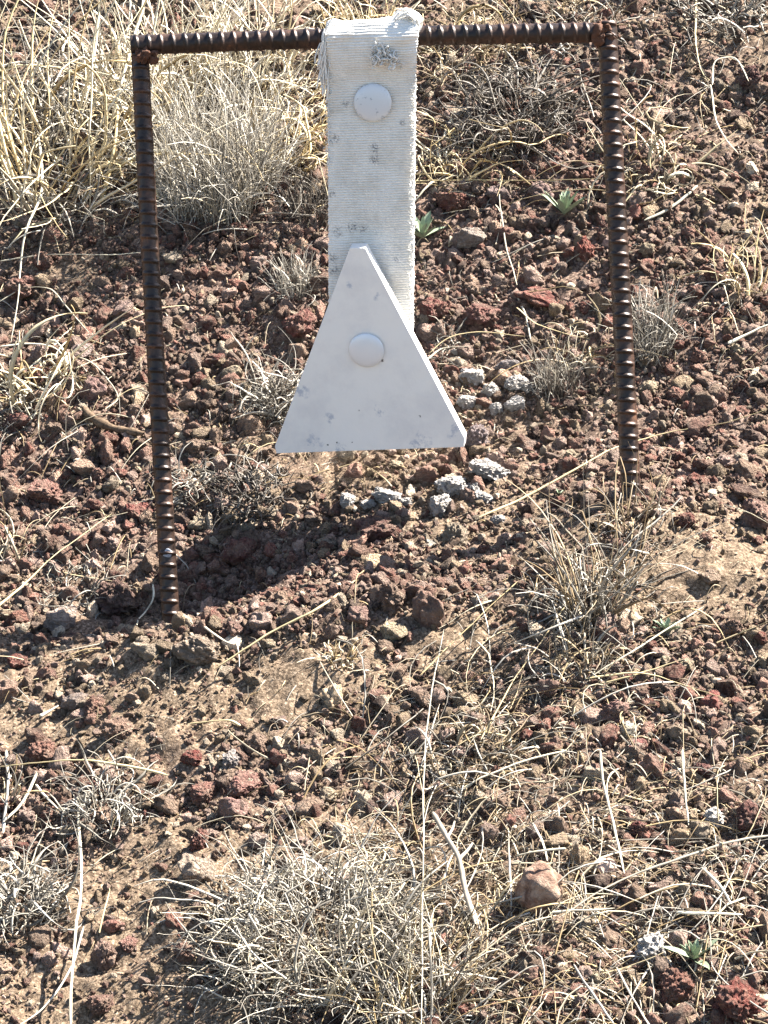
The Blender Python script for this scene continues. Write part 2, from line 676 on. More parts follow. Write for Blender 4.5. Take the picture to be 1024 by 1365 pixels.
# centre x, y, width, height in the photograph, colour, look, label, short name used by neighbours
LAND = [
    (720, 1180, 70, 66, (.125, .07, .05), 'round', 'smooth round brown stone half buried in dry grass litter', 'smooth round brown stone'),
    (806, 1153, 32, 24, (.42, .29, .24), 'round', 'small smooth oval pinkish stone beside the round brown stone', 'small smooth oval stone'),
    (870, 1262, 62, 56, GRY, 'lichen', 'white-topped pitted rock touching the largest green leaf rosette', 'white-topped rock'),
    (655, 520, 30, 28, GRY, 'lichen', 'small white-crusted rock between whitened rock and stacked pair', None),
    (662, 545, 22, 18, GRY, 'lichen', 'smallest white-crusted pebble under the stacked pair', None),
    (630, 650, 24, 22, GRY, 'lichen', 'grey-white pebble right of the bright white lichen rock', None),
    (645, 664, 30, 20, GRY, 'lichen', 'pale grey crusted stone below the wide grey-white pitted rock', None),
    (490, 672, 26, 18, GRY, 'lichen', 'white crumb of rock between the upright and low flat white rocks', None),
    (540, 668, 20, 14, GRY, 'lichen', 'tiny white rock just right of the low flat white rock', None),
    (612, 470, 24, 16, GRY, 'lichen', 'small pale rock above the whitened rocks by the plate', None),
    (675, 486, 34, 22, (.30, .26, .26), 'plain', 'mauve-grey stone above the stacked pair', None),
    (985, 1332, 76, 72, (.24, .075, .06), 'cinder', 'large brick red rough rock in the bottom corner', 'brick red corner rock'),
    (905, 1312, 58, 46, (.26, .12, .09), 'cinder', 'red-brown rock just below the white-topped rock', None),
    (720, 397, 70, 36, (.25, .085, .068), 'plain', 'flat smooth-faced dark red rock leaning uphill between strap and post', 'flat dark red rock'),
    (627, 503, 36, 30, GRY, 'lichen', 'lichen-whitened rock just off the plate, upper of two', 'whitened rock beside the plate'),
    (622, 535, 32, 26, GRY, 'lichen', 'lichen-whitened rock just off the plate, lower of two', None),
    (692, 512, 42, 28, (.42, .36, .36), 'lichen', 'pale grey-pink rock with white crust, upper of a stacked pair', 'pale stacked pair of rocks'),
    (686, 538, 32, 22, (.40, .34, .34), 'lichen', 'pale grey-pink rock with white crust, lower of a stacked pair', None),
    (632, 582, 42, 48, (.36, .28, .28), 'cinder', 'lumpy mauve-grey rock at the lower corner of the white plate', 'mauve-grey rock'),
    (652, 626, 58, 34, (.42, .38, .36), 'lichen', 'wide grey-white pitted rock with a dark hole on its face', 'wide grey-white pitted rock'),
    (602, 648, 44, 28, GRY, 'lichen', 'bright white lichen rock in the row under the plate, with grey pebble beside it', 'bright white lichen rock'),
    (590, 672, 44, 34, (.42, .36, .28), 'lichen', 'white-edged tan rock with a dark hollow below the plate', None),
    (515, 662, 46, 22, GRY, 'lichen', 'low flat white lichen rock below the middle of the plate', 'low flat white rock'),
    (463, 667, 25, 32, GRY, 'lichen', 'small upright white lichen rock, first of the white row below the plate', 'small upright white rock'),
    (664, 693, 20, 20, GRY, 'lichen', 'small white crusted stone beside a long yellow straw', 'small white crusted stone'),
    (575, 725, 24, 12, (.6, .56, .5), 'plain', 'thin white stone chip lying before the tall tan rock', None),
    (607, 715, 36, 50, (.40, .32, .24), 'cinder', 'tall tan pitted rock casting a shadow below the white row', 'tall tan rock'),
    (573, 813, 42, 72, (.30, .18, .14), 'plain', 'upright narrow reddish slab of rock', 'upright reddish slab'),
    (524, 842, 42, 30, (.46, .36, .24), 'plain', 'rounded tan rock just left of the upright slab', None),
    (520, 795, 48, 52, (.28, .18, .14), 'cinder', 'big brown lumpy rock above the rounded tan rock', 'big brown lumpy rock'),
    (478, 818, 40, 34, (.32, .19, .16), 'plain', 'angular pinkish rock on the lit side of the plate shadow', 'angular pinkish rock'),
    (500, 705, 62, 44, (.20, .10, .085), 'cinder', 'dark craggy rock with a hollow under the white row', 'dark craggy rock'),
    (350, 828, 38, 34, (.46, .32, .27), 'plain', 'pale pink angular stone in front of the left post', 'pale pink angular stone'),
    (313, 838, 24, 36, (.30, .17, .14), 'plain', 'narrow brown stone beside the pale pink angular stone', None),
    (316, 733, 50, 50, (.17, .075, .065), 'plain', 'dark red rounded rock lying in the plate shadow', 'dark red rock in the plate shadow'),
    (85, 824, 60, 38, (.50, .38, .32), 'plain', 'pale pinkish-white rock left of the left post', 'pale pinkish-white rock'),
    (262, 866, 68, 40, (.40, .30, .23), 'cinder', 'wide tan rock just below the foot of the left post', 'wide tan rock'),
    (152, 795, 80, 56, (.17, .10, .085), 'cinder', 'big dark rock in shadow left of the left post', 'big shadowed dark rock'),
    (22, 826, 30, 28, (.26, .12, .09), 'cinder', 'small reddish rock by the photo edge left of the pale rock', None),
    (24, 882, 36, 24, (.22, .08, .065), 'cinder', 'flat dark red rock near the left photo edge', 'flat red rock at the edge'),
    (10, 920, 44, 34, (.34, .21, .16), 'plain', 'brown rock cut by the left photo edge', None),
    (100, 932, 42, 34, (.36, .28, .25), 'plain', 'grey-pink blocky rock with a straw stub at its foot', 'grey-pink blocky rock'),
    (125, 942, 46, 36, (.26, .14, .105), 'cinder', 'red-brown rock hollowed on its shaded side', None),
    (158, 970, 46, 40, (.33, .205, .155), 'cinder', 'brown round-topped rock with black shadow on open soil', 'round-topped brown rock'),
    (58, 1003, 46, 36, (.26, .13, .10), 'cinder', 'reddish rock behind a long yellow straw', 'reddish rock by the yellow straw'),
    (310, 1012, 36, 32, (.48, .41, .38), 'cinder', 'pale grey round pitted rock on the bare soil', 'pale grey pitted rock'),
    (258, 1009, 30, 22, (.22, .065, .055), 'cinder', 'small deep red rock left of the pale grey pitted rock', None),
    (326, 1044, 56, 32, (.34, .17, .14), 'cinder', 'large pinkish red cinder rock below the pale grey pitted rock', 'large pinkish red rock'),
    (312, 1078, 38, 42, (.36, .21, .18), 'plain', 'blocky pink rock in the red cluster', 'blocky pink rock'),
    (270, 1058, 44, 30, (.29, .14, .11), 'cinder', 'red rough rock at the left end of the red cluster', None),
    (265, 1118, 30, 40, (.25, .11, .09), 'cinder', 'dark red upright rock below the red cluster', None),
    (345, 1120, 34, 28, (.42, .30, .25), 'plain', 'pale pink flat stone at the edge of the big grass clump', 'pale pink flat stone'),
    (262, 1162, 56, 46, (.47, .35, .27), 'plain', 'large tan boulder-like stone casting black shadow left of the big clump', 'large tan stone by the clump'),
    (150, 1232, 32, 30, (.36, .16, .13), 'plain', 'small red stone topping a pair on the open soil', 'red topped stone pair'),
    (140, 1274, 30, 46, (.34, .215, .17), 'cinder', 'tall pitted brown rock under the small red stone', None),
    (172, 1258, 30, 22, (.34, .17, .14), 'cinder', 'small red rock beside the tall pitted brown rock', None),
    (246, 1268, 26, 38, (.32, .19, .15), 'cinder', 'narrow brown rock at the shadow edge of the big clump', 'narrow brown rock'),
    (132, 1338, 40, 34, (.25, .14, .11), 'cinder', 'dark brown rock near the bottom edge on open soil', 'dark brown bottom rock'),
    (730, 916, 42, 34, (.28, .16, .13), 'plain', 'rounded brown rock below the grass clump at the right post', 'rounded brown rock'),
    (818, 950, 40, 42, (.36, .20, .17), 'cinder', 'pinkish lumpy rock with a dark cavity beside a white-faced stone', 'pinkish lumpy rock'),
    (835, 972, 24, 26, (.60, .54, .44), 'plain', 'cream-faced stone shaded behind the pinkish lumpy rock', None),
    (903, 975, 36, 30, (.42, .31, .22), 'plain', 'tan blocky rock in the cluster at the right', 'tan blocky rock'),
    (948, 935, 40, 24, (.30, .10, .085), 'plain', 'long flat red stone under a pale straw', 'long flat red stone'),
    (848, 993, 34, 18, (.30, .11, .10), 'plain', 'flat purplish red chip of stone', None),
    (936, 1026, 30, 28, (.22, .10, .09), 'cinder', 'knobbly dark red rock among litter straws', 'knobbly dark red rock'),
    (852, 1104, 38, 32, (.22, .08, .07), 'cinder', 'deep red rock lying in the dense straw litter', 'deep red rock in the litter'),
    (952, 1088, 44, 32, (.52, .43, .32), 'lichen', 'cream-coloured rock with a round hole', 'cream rock with a hole'),
    (998, 1092, 42, 56, (.17, .075, .065), 'cinder', 'tall dark red rock beside the cream rock', None),
    (1006, 690, 44, 56, (.32, .19, .155), 'cinder', 'large brown rock at the right photo edge above open soil', 'large brown edge rock'),
    (946, 768, 32, 26, (.36, .25, .18), 'plain', 'brown lumpy rock on the smooth tan slope', 'lumpy rock on the tan slope'),
    (978, 838, 28, 30, (.25, .15, .12), 'cinder', 'dark brown rock with long shadow right of the tiny green rosette', 'dark brown rock by the rosette'),
    (482, 889, 30, 26, (.30, .20, .145), 'plain', 'smooth brown stone below the yellow straw tuft', 'smooth brown stone'),
    (560, 925, 34, 26, (.40, .27, .21), 'cinder', 'pinkish tan rock right of the smooth brown stone', None),
    (602, 268, 48, 36, (.30, .125, .10), 'cinder', 'orange-red rock beside the curled straws at the strap', 'orange-red rock by the strap'),
    (668, 258, 40, 34, (.27, .19, .175), 'plain', 'grey-brown rock at the left of a dark gap under the long straw', 'grey-brown rock under the straw'),
    (722, 258, 46, 34, (.31, .20, .18), 'plain', 'mauve-brown rock just left of the upper green rosette', None),
    (628, 318, 44, 34, (.38, .31, .27), 'plain', 'tan rock overhanging a black hollow', 'tan overhanging rock'),
    (782, 332, 30, 44, (.30, .10, .08), 'cinder', 'red rock against the right post below the green rosette', 'red rock by the right post'),
    (576, 412, 40, 36, (.26, .10, .085), 'cinder', 'dark red rock touching the strap edge above the plate', 'dark red rock at the strap edge'),
    (400, 432, 50, 52, (.25, .10, .085), 'cinder', 'dark red craggy rock left of the strap near the plate', 'craggy rock left of the strap'),
    (642, 418, 50, 36, (.28, .13, .11), 'cinder', 'rough red rock left of the flat dark red rock', None),
    (336, 270, 20, 22, (.30, .13, .10), 'plain', 'small round red stone under the pale grass clump', 'small round red stone'),
    (1000, 105, 44, 44, (.19, .095, .085), 'cinder', 'dark red rock in the upper corner behind the right post', 'dark red upper corner rock'),
    (75, 312, 46, 26, (.33, .17, .135), 'plain', 'flat red-pink stone below the tall straw clump', 'flat red-pink stone'),
    (30, 385, 56, 32, (.32, .16, .13), 'cinder', 'wide red rock near the left edge beside a long white straw', 'wide red rock by the white straw'),
    (165, 412, 36, 34, (.38, .25, .22), 'plain', 'pink angular stone left of the left post', 'pink angular stone'),
    (105, 468, 40, 34, (.36, .26, .24), 'plain', 'mauve flat-topped stone above the curled straw loops', 'mauve flat-topped stone'),
    (125, 520, 34, 44, (.34, .20, .18), 'plain', 'pink rough stone beside the weathered stick', 'pink stone by the stick'),
    (62, 655, 48, 40, (.33, .165, .135), 'cinder', 'red-pink craggy rock in the left scree', 'red-pink craggy rock'),
    (185, 682, 44, 28, (.27, .095, .08), 'cinder', 'bright red flat rock beside the left post', 'bright red flat rock'),
    (172, 700, 22, 20, (.34, .15, .12), 'plain', 'small red cube-like stone below the bright red flat rock', None),
    (22, 562, 40, 32, (.27, .12, .10), 'cinder', 'dull red rock at the left edge below the straw loops', 'dull red edge rock'),
]


def place_rock(name, me, px, py, wpx, hpx, color, rot=None, sink=.32):
    P, dep = ground_at([px], [py + hpx * .22])
    P = P[0]
    w = wpx * dep[0] / FPX / 2
    h = hpx * dep[0] / FPX / 2
    o = bpy.data.objects.new(name, me)
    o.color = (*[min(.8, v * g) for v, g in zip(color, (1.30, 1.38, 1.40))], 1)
    o.rotation_euler = rot if rot is not None else (random.uniform(-.35, .35), random.uniform(-.35, .35), random.uniform(0, 6.28))
    # width across the picture, height up, depth between the two: give it through a turned, scaled local frame
    hz = h * 1.0
    rz = Matrix.Rotation(o.rotation_euler.z, 4, 'Z')
    S = Matrix.Diagonal((w, (w + hz) / 2, hz, 1))
    o.matrix_world = Matrix.Translation((P[0], P[1], P[2] + hz * (1 - 2 * sink) * .9)) @ S @ o.rotation_euler.to_matrix().to_4x4()
    COL.objects.link(o)
    return o


rock_marks = []            # (px, py, short)
placed = []                # (px, py, r) of everything bigger than gravel
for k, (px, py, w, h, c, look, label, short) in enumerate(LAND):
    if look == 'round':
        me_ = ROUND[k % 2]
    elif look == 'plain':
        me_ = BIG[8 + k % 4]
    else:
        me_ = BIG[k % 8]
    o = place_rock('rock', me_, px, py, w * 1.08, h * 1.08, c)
    if look == 'lichen':
        o.material_slots[0].link = 'OBJECT'
        o.material_slots[0].material = M_LICHEN
    tag(o, label, 'rock', 'rocks lying on the slope')
    placed.append((px, py, max(w, h) / 2))
    if short:
        rock_marks.append((px, py, short))

MARKS = rock_marks + [
    (753, 285, 'upper green rosette'), (570, 315, 'green plant by the strap'), (925, 1268, 'largest green rosette'), (888, 838, 'tiny grey-green rosette'),
    (155, 568, 'weathered stick'), (870, 430, 'grey tuft right of the post'), (745, 490, 'grey tuft left of the right post'), (395, 362, 'small grey tuft by the strap'),
    (330, 640, 'dark dead tuft below the plate'), (140, 1070, 'grey tangled tuft on the left'), (985, 350, 'straw tuft at the right edge'),
    (690, 120, 'dark tuft under the crossbar'), (227, 825, 'foot of the left post'), (838, 655, 'foot of the right post')]

# medium stones: scattered, the ones that show largest after the landmarks
med_px, med_py, med_s = [], [], []
tries = 0
while len(med_px) < 218 and tries < 20000:
    tries += 1
    px = rng.uniform(5, 1019)
    py = rng.uniform(175, 1360)
    if zone(px, py, BARE) > .55 and rng.random() < .85:
        continue
    if zone(px, py, REDZ) < rng.random() * .9:
        continue
    if 360 < px < 625 and py < 600:
        continue
    s = rng.uniform(17, 31) * (1.0 if rng.random() < .8 else 1.25)
    ok = all((px - a) ** 2 + (py - b) ** 2 > (r * .8 + s * .5) ** 2 for a, b, r in placed)
    if not ok:
        continue
    med_px.append(px)
    med_py.append(py)
    med_s.append(s)
    placed.append((px, py, s / 2))
PAL = [('dark red', (.20, .078, .062)), ('red-brown', (.275, .135, .105)), ('dusty pink', (.41, .28, .24)), ('brown', (.28, .185, .14)), ('tan', (.44, .345, .24)), ('blackish', (.095, .055, .048))]
ORD = ['closest', 'second closest', 'third closest', 'fourth closest', 'fifth closest', 'sixth closest', 'seventh closest', 'eighth closest', 'ninth closest', 'tenth closest']
bins = {}
meds = []
for k, (px, py, s) in enumerate(zip(med_px, med_py, med_s)):
    rz = float(zone(px, py, REDZ))
    w8 = np.array([.30 * rz + .05, .30 * rz + .12, .20, .18, .30 * (1 - rz) + .08, .10])
    ci = int(rng.choice(6, p=w8 / w8.sum()))
    col = np.array(PAL[ci][1]) * rng.uniform(.85, 1.15)
    o = place_rock('stone', MED[k % len(MED)], px, py, s * rng.uniform(.9, 1.2), s * rng.uniform(.7, 1.05), col, sink=.30)
    d = [math.hypot(px - a, py - b) for a, b, _ in MARKS]
    j = int(np.argmin(d))
    dx, dy = px - MARKS[j][0], py - MARKS[j][1]
    side = ('right of' if dx > 0 else 'left of') if abs(dx) > abs(dy) else ('below' if dy > 0 else 'above')
    bins.setdefault((j, side), []).append((d[j], k))
    meds.append((o, PAL[ci][0]))
for (j, side), L in bins.items():
    L.sort()
    for rank, (_, k) in enumerate(L):
        o, cn = meds[k]
        if len(L) == 1:
            t = f'single {cn} cinder stone {side} the {MARKS[j][2]}'
        else:
            t = f'{cn} cinder stone {side} the {MARKS[j][2]}, {ORD[min(rank, 9)]}'
        tag(o, t, 'stone', 'loose cinder stones on the slope')

# gravel: shapes live in a collection of their own, instanced on points
shapes = bpy.data.collections.new('gravel_shapes')
for i in range(14):
    o = bpy.data.objects.new('gravel_shape', rock_mesh('gravel_shape', 400 + i, 3, 'cinder' if i % 3 else 'plain', cut=(.35, .75)))
    o.data.materials.append(M_GRAVEL)
    shapes.objects.link(o)


def scatter_nodes():
    ng = bpy.data.node_groups.new('scatter_gravel', 'GeometryNodeTree')
    ng.interface.new_socket('Geometry', in_out='INPUT', socket_type='NodeSocketGeometry')
    ng.interface.new_socket('Geometry', in_out='OUTPUT', socket_type='NodeSocketGeometry')
    gi = ng.nodes.new('NodeGroupInput')
    go = ng.nodes.new('NodeGroupOutput')
    ci = ng.nodes.new('GeometryNodeCollectionInfo')
    ci.inputs['Collection'].default_value = shapes
    ci.inputs['Separate Children'].default_value = True
    ci.inputs['Reset Children'].default_value = True
    ip = ng.nodes.new('GeometryNodeInstanceOnPoints')
    ip.inputs['Pick Instance'].default_value = True

    def attr(name, t):
        n = ng.nodes.new('GeometryNodeInputNamedAttribute')
        n.data_type = t
        n.inputs['Name'].default_value = name
        return next(s for s in n.outputs if s.enabled and s.name == 'Attribute')
    ng.links.new(gi.outputs[0], ip.inputs['Points'])
    ng.links.new(ci.outputs[0], ip.inputs['Instance'])
    ng.links.new(attr('idx', 'INT'), ip.inputs['Instance Index'])
    ng.links.new(attr('rot', 'FLOAT_VECTOR'), ip.inputs['Rotation'])
    ng.links.new(attr('scl', 'FLOAT_VECTOR'), ip.inputs['Scale'])
    ng.links.new(ip.outputs[0], go.inputs[0])
    return ng


def gravel(name, n, smin, smax, power, bare_keep, red_gain, label):
    x = rng.uniform(-.62, .62, n * 3)
    y = rng.uniform(-.62, 1.0, n * 3)
    z = height(x, y)
    qx, qy, qd = project(np.stack([x, y, z], -1))
    b = zone(qx, qy, BARE)
    r_ = zone(qx, qy, REDZ)
    patch = noise2(x, y, 14, 8)
    keep = np.clip((.45 + red_gain * r_ + .8 * patch) * (1 - (1 - bare_keep) * b), .02, 1)
    sel = rng.random(n * 3) < keep
    x, y, z, r_, b = x[sel][:n], y[sel][:n], z[sel][:n], r_[sel][:n], b[sel][:n]
    m = len(x)
    s = smin * (smax / smin) ** (rng.random(m) ** power)
    flat = rng.uniform(.5, .95, m)
    scl = np.stack([s * rng.uniform(.65, 1.3, m), s * rng.uniform(.65, 1.2, m), s * flat], -1)
    P = np.stack([x, y, z + .0012 + s * rng.uniform(-.22, .30, m) * flat], -1)
    me = bpy.data.meshes.new(name)
    me.vertices.add(m)
    me.vertices.foreach_set('co', P.astype(np.float32).ravel())
    a = me.attributes.new('scl', 'FLOAT_VECTOR', 'POINT')
    a.data.foreach_set('vector', scl.astype(np.float32).ravel())
    a = me.attributes.new('rot', 'FLOAT_VECTOR', 'POINT')
    a.data.foreach_set('vector', rng.uniform(0, 6.283, (m, 3)).astype(np.float32).ravel())
    a = me.attributes.new('idx', 'INT', 'POINT')
    a.data.foreach_set('value', rng.integers(0, 14, m).astype(np.int32))
    pal = np.array([[.18, .078, .06], [.235, .13, .10], [.33, .225, .185], [.25, .165, .12], [.29, .21, .138], [.50, .40, .30], [.07, .042, .035]])
    low = np.clip((qy[sel][:n] - 780) / 120, 0, 1)
    red = np.clip((r_ * .95 - b * .5 + .12 + .4 * noise2(x, y, 11, 9)) * (1 - .45 * low), 0, 1)[:, None]
    wr = np.array([.19, .28, .27, .12, .06, .05, .03])
    wt = np.array([.05, .13, .19, .21, .26, .11, .05])
    w = wr * red + wt * (1 - red)
    cum = np.cumsum(w, 1)
    ci = (rng.random((m, 1)) * cum[:, -1:] > cum).sum(1).clip(0, 6)
    c = pal[ci] * np.array([1.45, 1.52, 1.54]) * np.exp(rng.normal(0, .35, (m, 1)))
    a = me.color_attributes.new('col', 'FLOAT_COLOR', 'POINT')
    a.data.foreach_set('color', np.concatenate([c, np.ones((m, 1))], 1).astype(np.float32).ravel())
    o = obj(name, me)
    mod = o.modifiers.new('scatter', 'NODES')
    mod.node_group = GN
    tag(o, label, 'gravel', kind='stuff')
    return o


GN = scatter_nodes()
gravel('pebble_gravel', 1900, .0075, .0115, 1.3, .02, .8, 'larger loose pebbles of red and brown cinder')
gravel('coarse_gravel', 13000, .0030, .0085, 1.6, .05, .75, 'coarse red and tan cinder gravel strewn over the slope')
gravel('fine_gravel', 85000, .0011, .0042, 1.6, .45, .6, 'fine cinder grit covering the soil between the stones')
gravel('grit', 60000, .0006, .0015, 1.2, 1.0, .2, 'sandy tan grit on the soil surface')


# ------------------------------------------------------------------ rebar frame
def rebar(name, p0, p1, r, parent, pitch=.0089, slant=.05, seed=1, phase=0.0, rib_h=.0016, lon=0.0):
    p0 = np.asarray(p0, float)
    p1 = np.asarray(p1, float)
    L = np.linalg.norm(p1 - p0)
    ax = (p1 - p0) / L
    side = np.cross(ax, -FWD)
    side /= np.linalg.norm(side)
    fr = np.cross(side, ax)
    nl = int(L / .00062)
    na = 36
    l = np.linspace(0, L, nl)[:, None]
    th = (np.arange(na) / na * 2 * math.pi)[None, :]
    # two families of crescent ribs, front and back, and two lengthwise ribs at the sides
    tl = th - lon
    cres = np.clip(np.abs(np.sin(tl)), 0, 1) ** .55
    ph = (l + slant * r * 2 * np.cos(tl)) / pitch + phase
    u = np.abs((ph % 1.0) - .5) * pitch
    ribs = np.clip(1 - (u - .0006) / .0010, 0, 1)
    ribs = ribs * ribs * (3 - 2 * ribs) * cres
    longi = np.clip(1 - np.abs(np.sin(tl)) / .16, 0, 1) * .75
    wob = .00025 * noise3(np.stack([np.cos(th) * 3 + 0 * l, np.sin(th) * 3 + 0 * l, l * 160 + 0 * th + seed * 5], -1))
    rad = r + rib_h * np.maximum(ribs, longi) + wob
    bend = .0012 * np.sin(l / L * 3.1 + seed)
    ctr = p0 + ax * l + side * bend
    V = ctr[:, None, :] + rad[..., None] * (np.cos(th)[..., None] * side + np.sin(th)[..., None] * fr)
    V = V.reshape(-1, 3)
    F = grid_faces(nl, na, True)
    n0 = len(V)
    caps = np.concatenate([V, [ctr[0] - ax * .0006], [ctr[-1] + ax * .0006]])
    j = np.arange(na)
    top = np.stack([np.full(na, n0), j, (j + 1) % na, np.full(na, n0)], -1)
    me = bpy.data.meshes.new(name)
    base = (nl - 1) * na
    faces = F.tolist() + [[n0, int(a), int((a + 1) % na)] for a in j] + [[n0 + 1, base + int((a + 1) % na), base + int(a)] for a in j]
    org = np.array(parent.location)
    me.from_pydata((caps - org).tolist(), [], faces)
    me.update()
    bm = bmesh.new()
    bm.from_mesh(me)
    bmesh.ops.recalc_face_normals(bm, faces=bm.faces)
    bm.to_mesh(me)
    bm.free()
    for p in me.polygons:
        p.use_smooth = True
    return obj(name, me, M_RUST, parent)


def empty(name, loc):
    o = bpy.data.objects.new(name, None)
    o.location = loc
    o.empty_display_size = .02
    COL.objects.link(o)
    return o


foot = on_frame(227, 828)
frame = empty('rebar_frame', foot)
tag(frame, 'rusty ribbed rebar frame standing in the ground like a goal', 'frame')
lp0 = on_frame(188.5, 66)
lp1 = on_frame(226.6, 826)
lp1 = lp1 + (lp1 - lp0) / np.linalg.norm(lp1 - lp0) * .05
rp0 = on_frame(811, 29)
rp1 = on_frame(839, 660)
rp1 = rp1 + (rp1 - rp0) / np.linalg.norm(rp1 - rp0) * .06
tag(rebar('post', lp0, lp1, .0058, frame, seed=1, lon=.12), 'rusty ribbed post on the left with a small grey-white paint spot near its foot')
tag(rebar('post', rp0, rp1, .0064, frame, seed=2, lon=-.12, phase=.3), 'rusty ribbed post on the right, rising slightly above the crossbar')
bl, br = on_frame(175, 60), on_frame(800, 43.5)
rebar('crossbar', bl, br, .0070, frame, seed=3, lon=.25, slant=-.08, rib_h=.0015)


def weld(px, py, sx, sy, sz, seed, off=-.002):
    me = rock_mesh('weld_bead', seed, 4, 'cinder')
    me.materials.append(M_WELD)
    o = obj('weld_bead', me, None, frame)
    o.location = Vector(on_frame(px, py, off)) - Vector(foot)
    o.scale = (sx, sy, sz)
    return o


weld(189, 73, .0098, .0090, .0078, 61)
weld(201, 78, .0062, .0060, .0052, 62)
weld(797, 47, .0100, .0092, .0098, 63)
weld(806, 36, .0062, .0070, .0060, 64)
for k in range(12):
    cx_, cy_ = ((192, 70), (801, 42))[k % 2]
    weld(cx_ + random.uniform(-14, 14), cy_ + random.uniform(-12, 12), random.uniform(.002, .0045), random.uniform(.002, .004), random.uniform(.002, .004), 80 + k, -.0055)
# grey-white splash of paint low on the left post
spn = on_frame(223, 738, -.0052)
me = rock_mesh('paint_spot', 71, 3, 'round')
M_SPOT = make_plain('grey_white_paint_spot', (.26, .28, .32), .5, .5, 700)
me.materials.append(M_SPOT)
o = obj('paint_spot', me, None, frame)
o.location = Vector(spn) - Vector(foot)
o.scale = (.0034, .0016, .0046)

# ------------------------------------------------------------------ hanging target: strap, plate, bolts
barc = (on_frame(496, 51.5))
target = empty('hanging_target', barc)
tag(target, 'white trapezoid steel plate hanging on a frayed white fire-hose strap', 'shooting target')
BARC = np.array(barc)
Wd = np.array(br) - np.array(bl)
Wd /= np.linalg.norm(Wd)
HALF = .0326
# strap centre line in (n, z): n toward the viewer
path = []
rb = .0070 + .0009 + .0030
Lfront = .262
for t in np.linspace(-Lfront, 0, 420)[:-1]:
    k = np.clip(-t / .036, 0, 1)
    k = k * k * (3 - 2 * k)
    path.append((-(rb * (1 - k) + .0030 * k), t))
for a in np.linspace(math.pi, 0, 70)[:-1]:
    path.append((rb * math.cos(a), rb * math.sin(a) * 1.05))
for t in np.linspace(0, -Lfront, 420):
    k = np.clip(-t / .036, 0, 1)
    k = k * k * (3 - 2 * k)
    path.append((rb * (1 - k) + .0030 * k, t))
path = np.array(path)
seg = np.concatenate([[0], np.cumsum(np.linalg.norm(np.diff(path, axis=0), axis=1))])
NR = int(seg[-1] / .00024)
ss = np.linspace(0, seg[-1], NR)
pn = np.interp(ss, seg, path[:, 0])
pz = np.interp(ss, seg, path[:, 1])
tn = np.gradient(pn, ss)
tz = np.gradient(pz, ss)
ln = np.hypot(tn, tz)
tn, tz = tn / ln, tz / ln
# normal pointing outward (front side faces the viewer)
nn, nz = -tz, tn
NA = 40
th = np.arange(NA) / NA * 2 * math.pi
cx = np.sign(np.cos(th)) * np.abs(np.cos(th)) ** .55
cy = np.sign(np.sin(th)) * np.abs(np.sin(th)) ** .7
HT = .0027
su = ss[:, None]
wave = np.cos(math.pi * (su / .00192 + .10 * noise3(np.stack([su * 30 + 0 * th, 0 * su + cx[None] * 2, 0 * su + 0 * th + 3.3], -1))))
ribd = .0013 * (np.sqrt(np.abs(wave)) - .75)
edge = HALF * (1 + .012 * noise3(np.stack([su * 90 + 0 * th, np.sign(cx)[None] * 5 + 0 * su, 0 * su + 0 * th + 1.1], -1))) + .0011 * noise3(np.stack([su * 300 + 0 * th, np.sign(cx)[None] * 9 + 0 * su, 0 * su + 0 * th + 7.1], -1))
topk = np.exp(-((pz - .004) / .012) ** 2)[:, None]
wid = edge * (1 - .02 * np.clip(-pz / .25, 0, 1)[:, None]) + topk * .0012
crump = .0040 * topk * noise3(np.stack([su * 120 + 0 * th, 0 * su + cx[None] * 2.6, 0 * su + 0 * th + 12.1], -1))
thick = HT * (cy[None] + 0 * su) + ribd * np.sign(cy)[None] * np.abs(cy)[None] ** .3 + crump
soft = .0018 * noise3(np.stack([su * 26 + 0 * th, 0 * su + cx[None] * 1.6, 0 * su + 0 * th + 15.1], -1))
offn = thick + soft
off_n = nn[:, None] * offn
off_z = nz[:, None] * offn
FRN = np.array([0, -1.0, 0])
ZZ = np.array([0, 0, 1.0])
# the strap hangs very slightly off square to the bar
Vs = (Wd * (wid * cx[None])[..., None] + FRN * (pn[:, None] + off_n)[..., None] + ZZ * (pz[:, None] + off_z)[..., None])
Vs = Vs + Wd * ((-.004 * np.clip(-pz / .25, 0, 1))[:, None, None] * 1.0)
Vs = Vs + np.array([0.003, 0, 0]) * np.clip(-pz / .25, 0, 1)[:, None, None]


def strap_pt(px, py):
    """object-space point on the front face of the strap behind a pixel"""
    return np.array(on_plane(px, py, BARC + FRN * .0060, FRN)) - BARC


stain = [((strap_pt(x_, y_)), r_) for x_, y_, r_ in
         [(499, 198, .008), (499, 212, .008), (461, 138, .006), (446, 187, .008), (470, 304, .009), (484, 306, .007), (450, 309, .008), (441, 258, .007), (443, 345, .008), (537, 163, .005), (445, 360, .008), (530, 345, .006)]]
M_HOSE = make_hose([(tuple(p), r_) for p, r_ in stain])
me = mesh_from('strap', Vs.reshape(-1, 3), grid_faces(NR, NA, True), True)
strap = obj('strap', me, M_HOSE, target)
tag(strap, 'white woven hose strap folded over the bar, frayed and dirty')


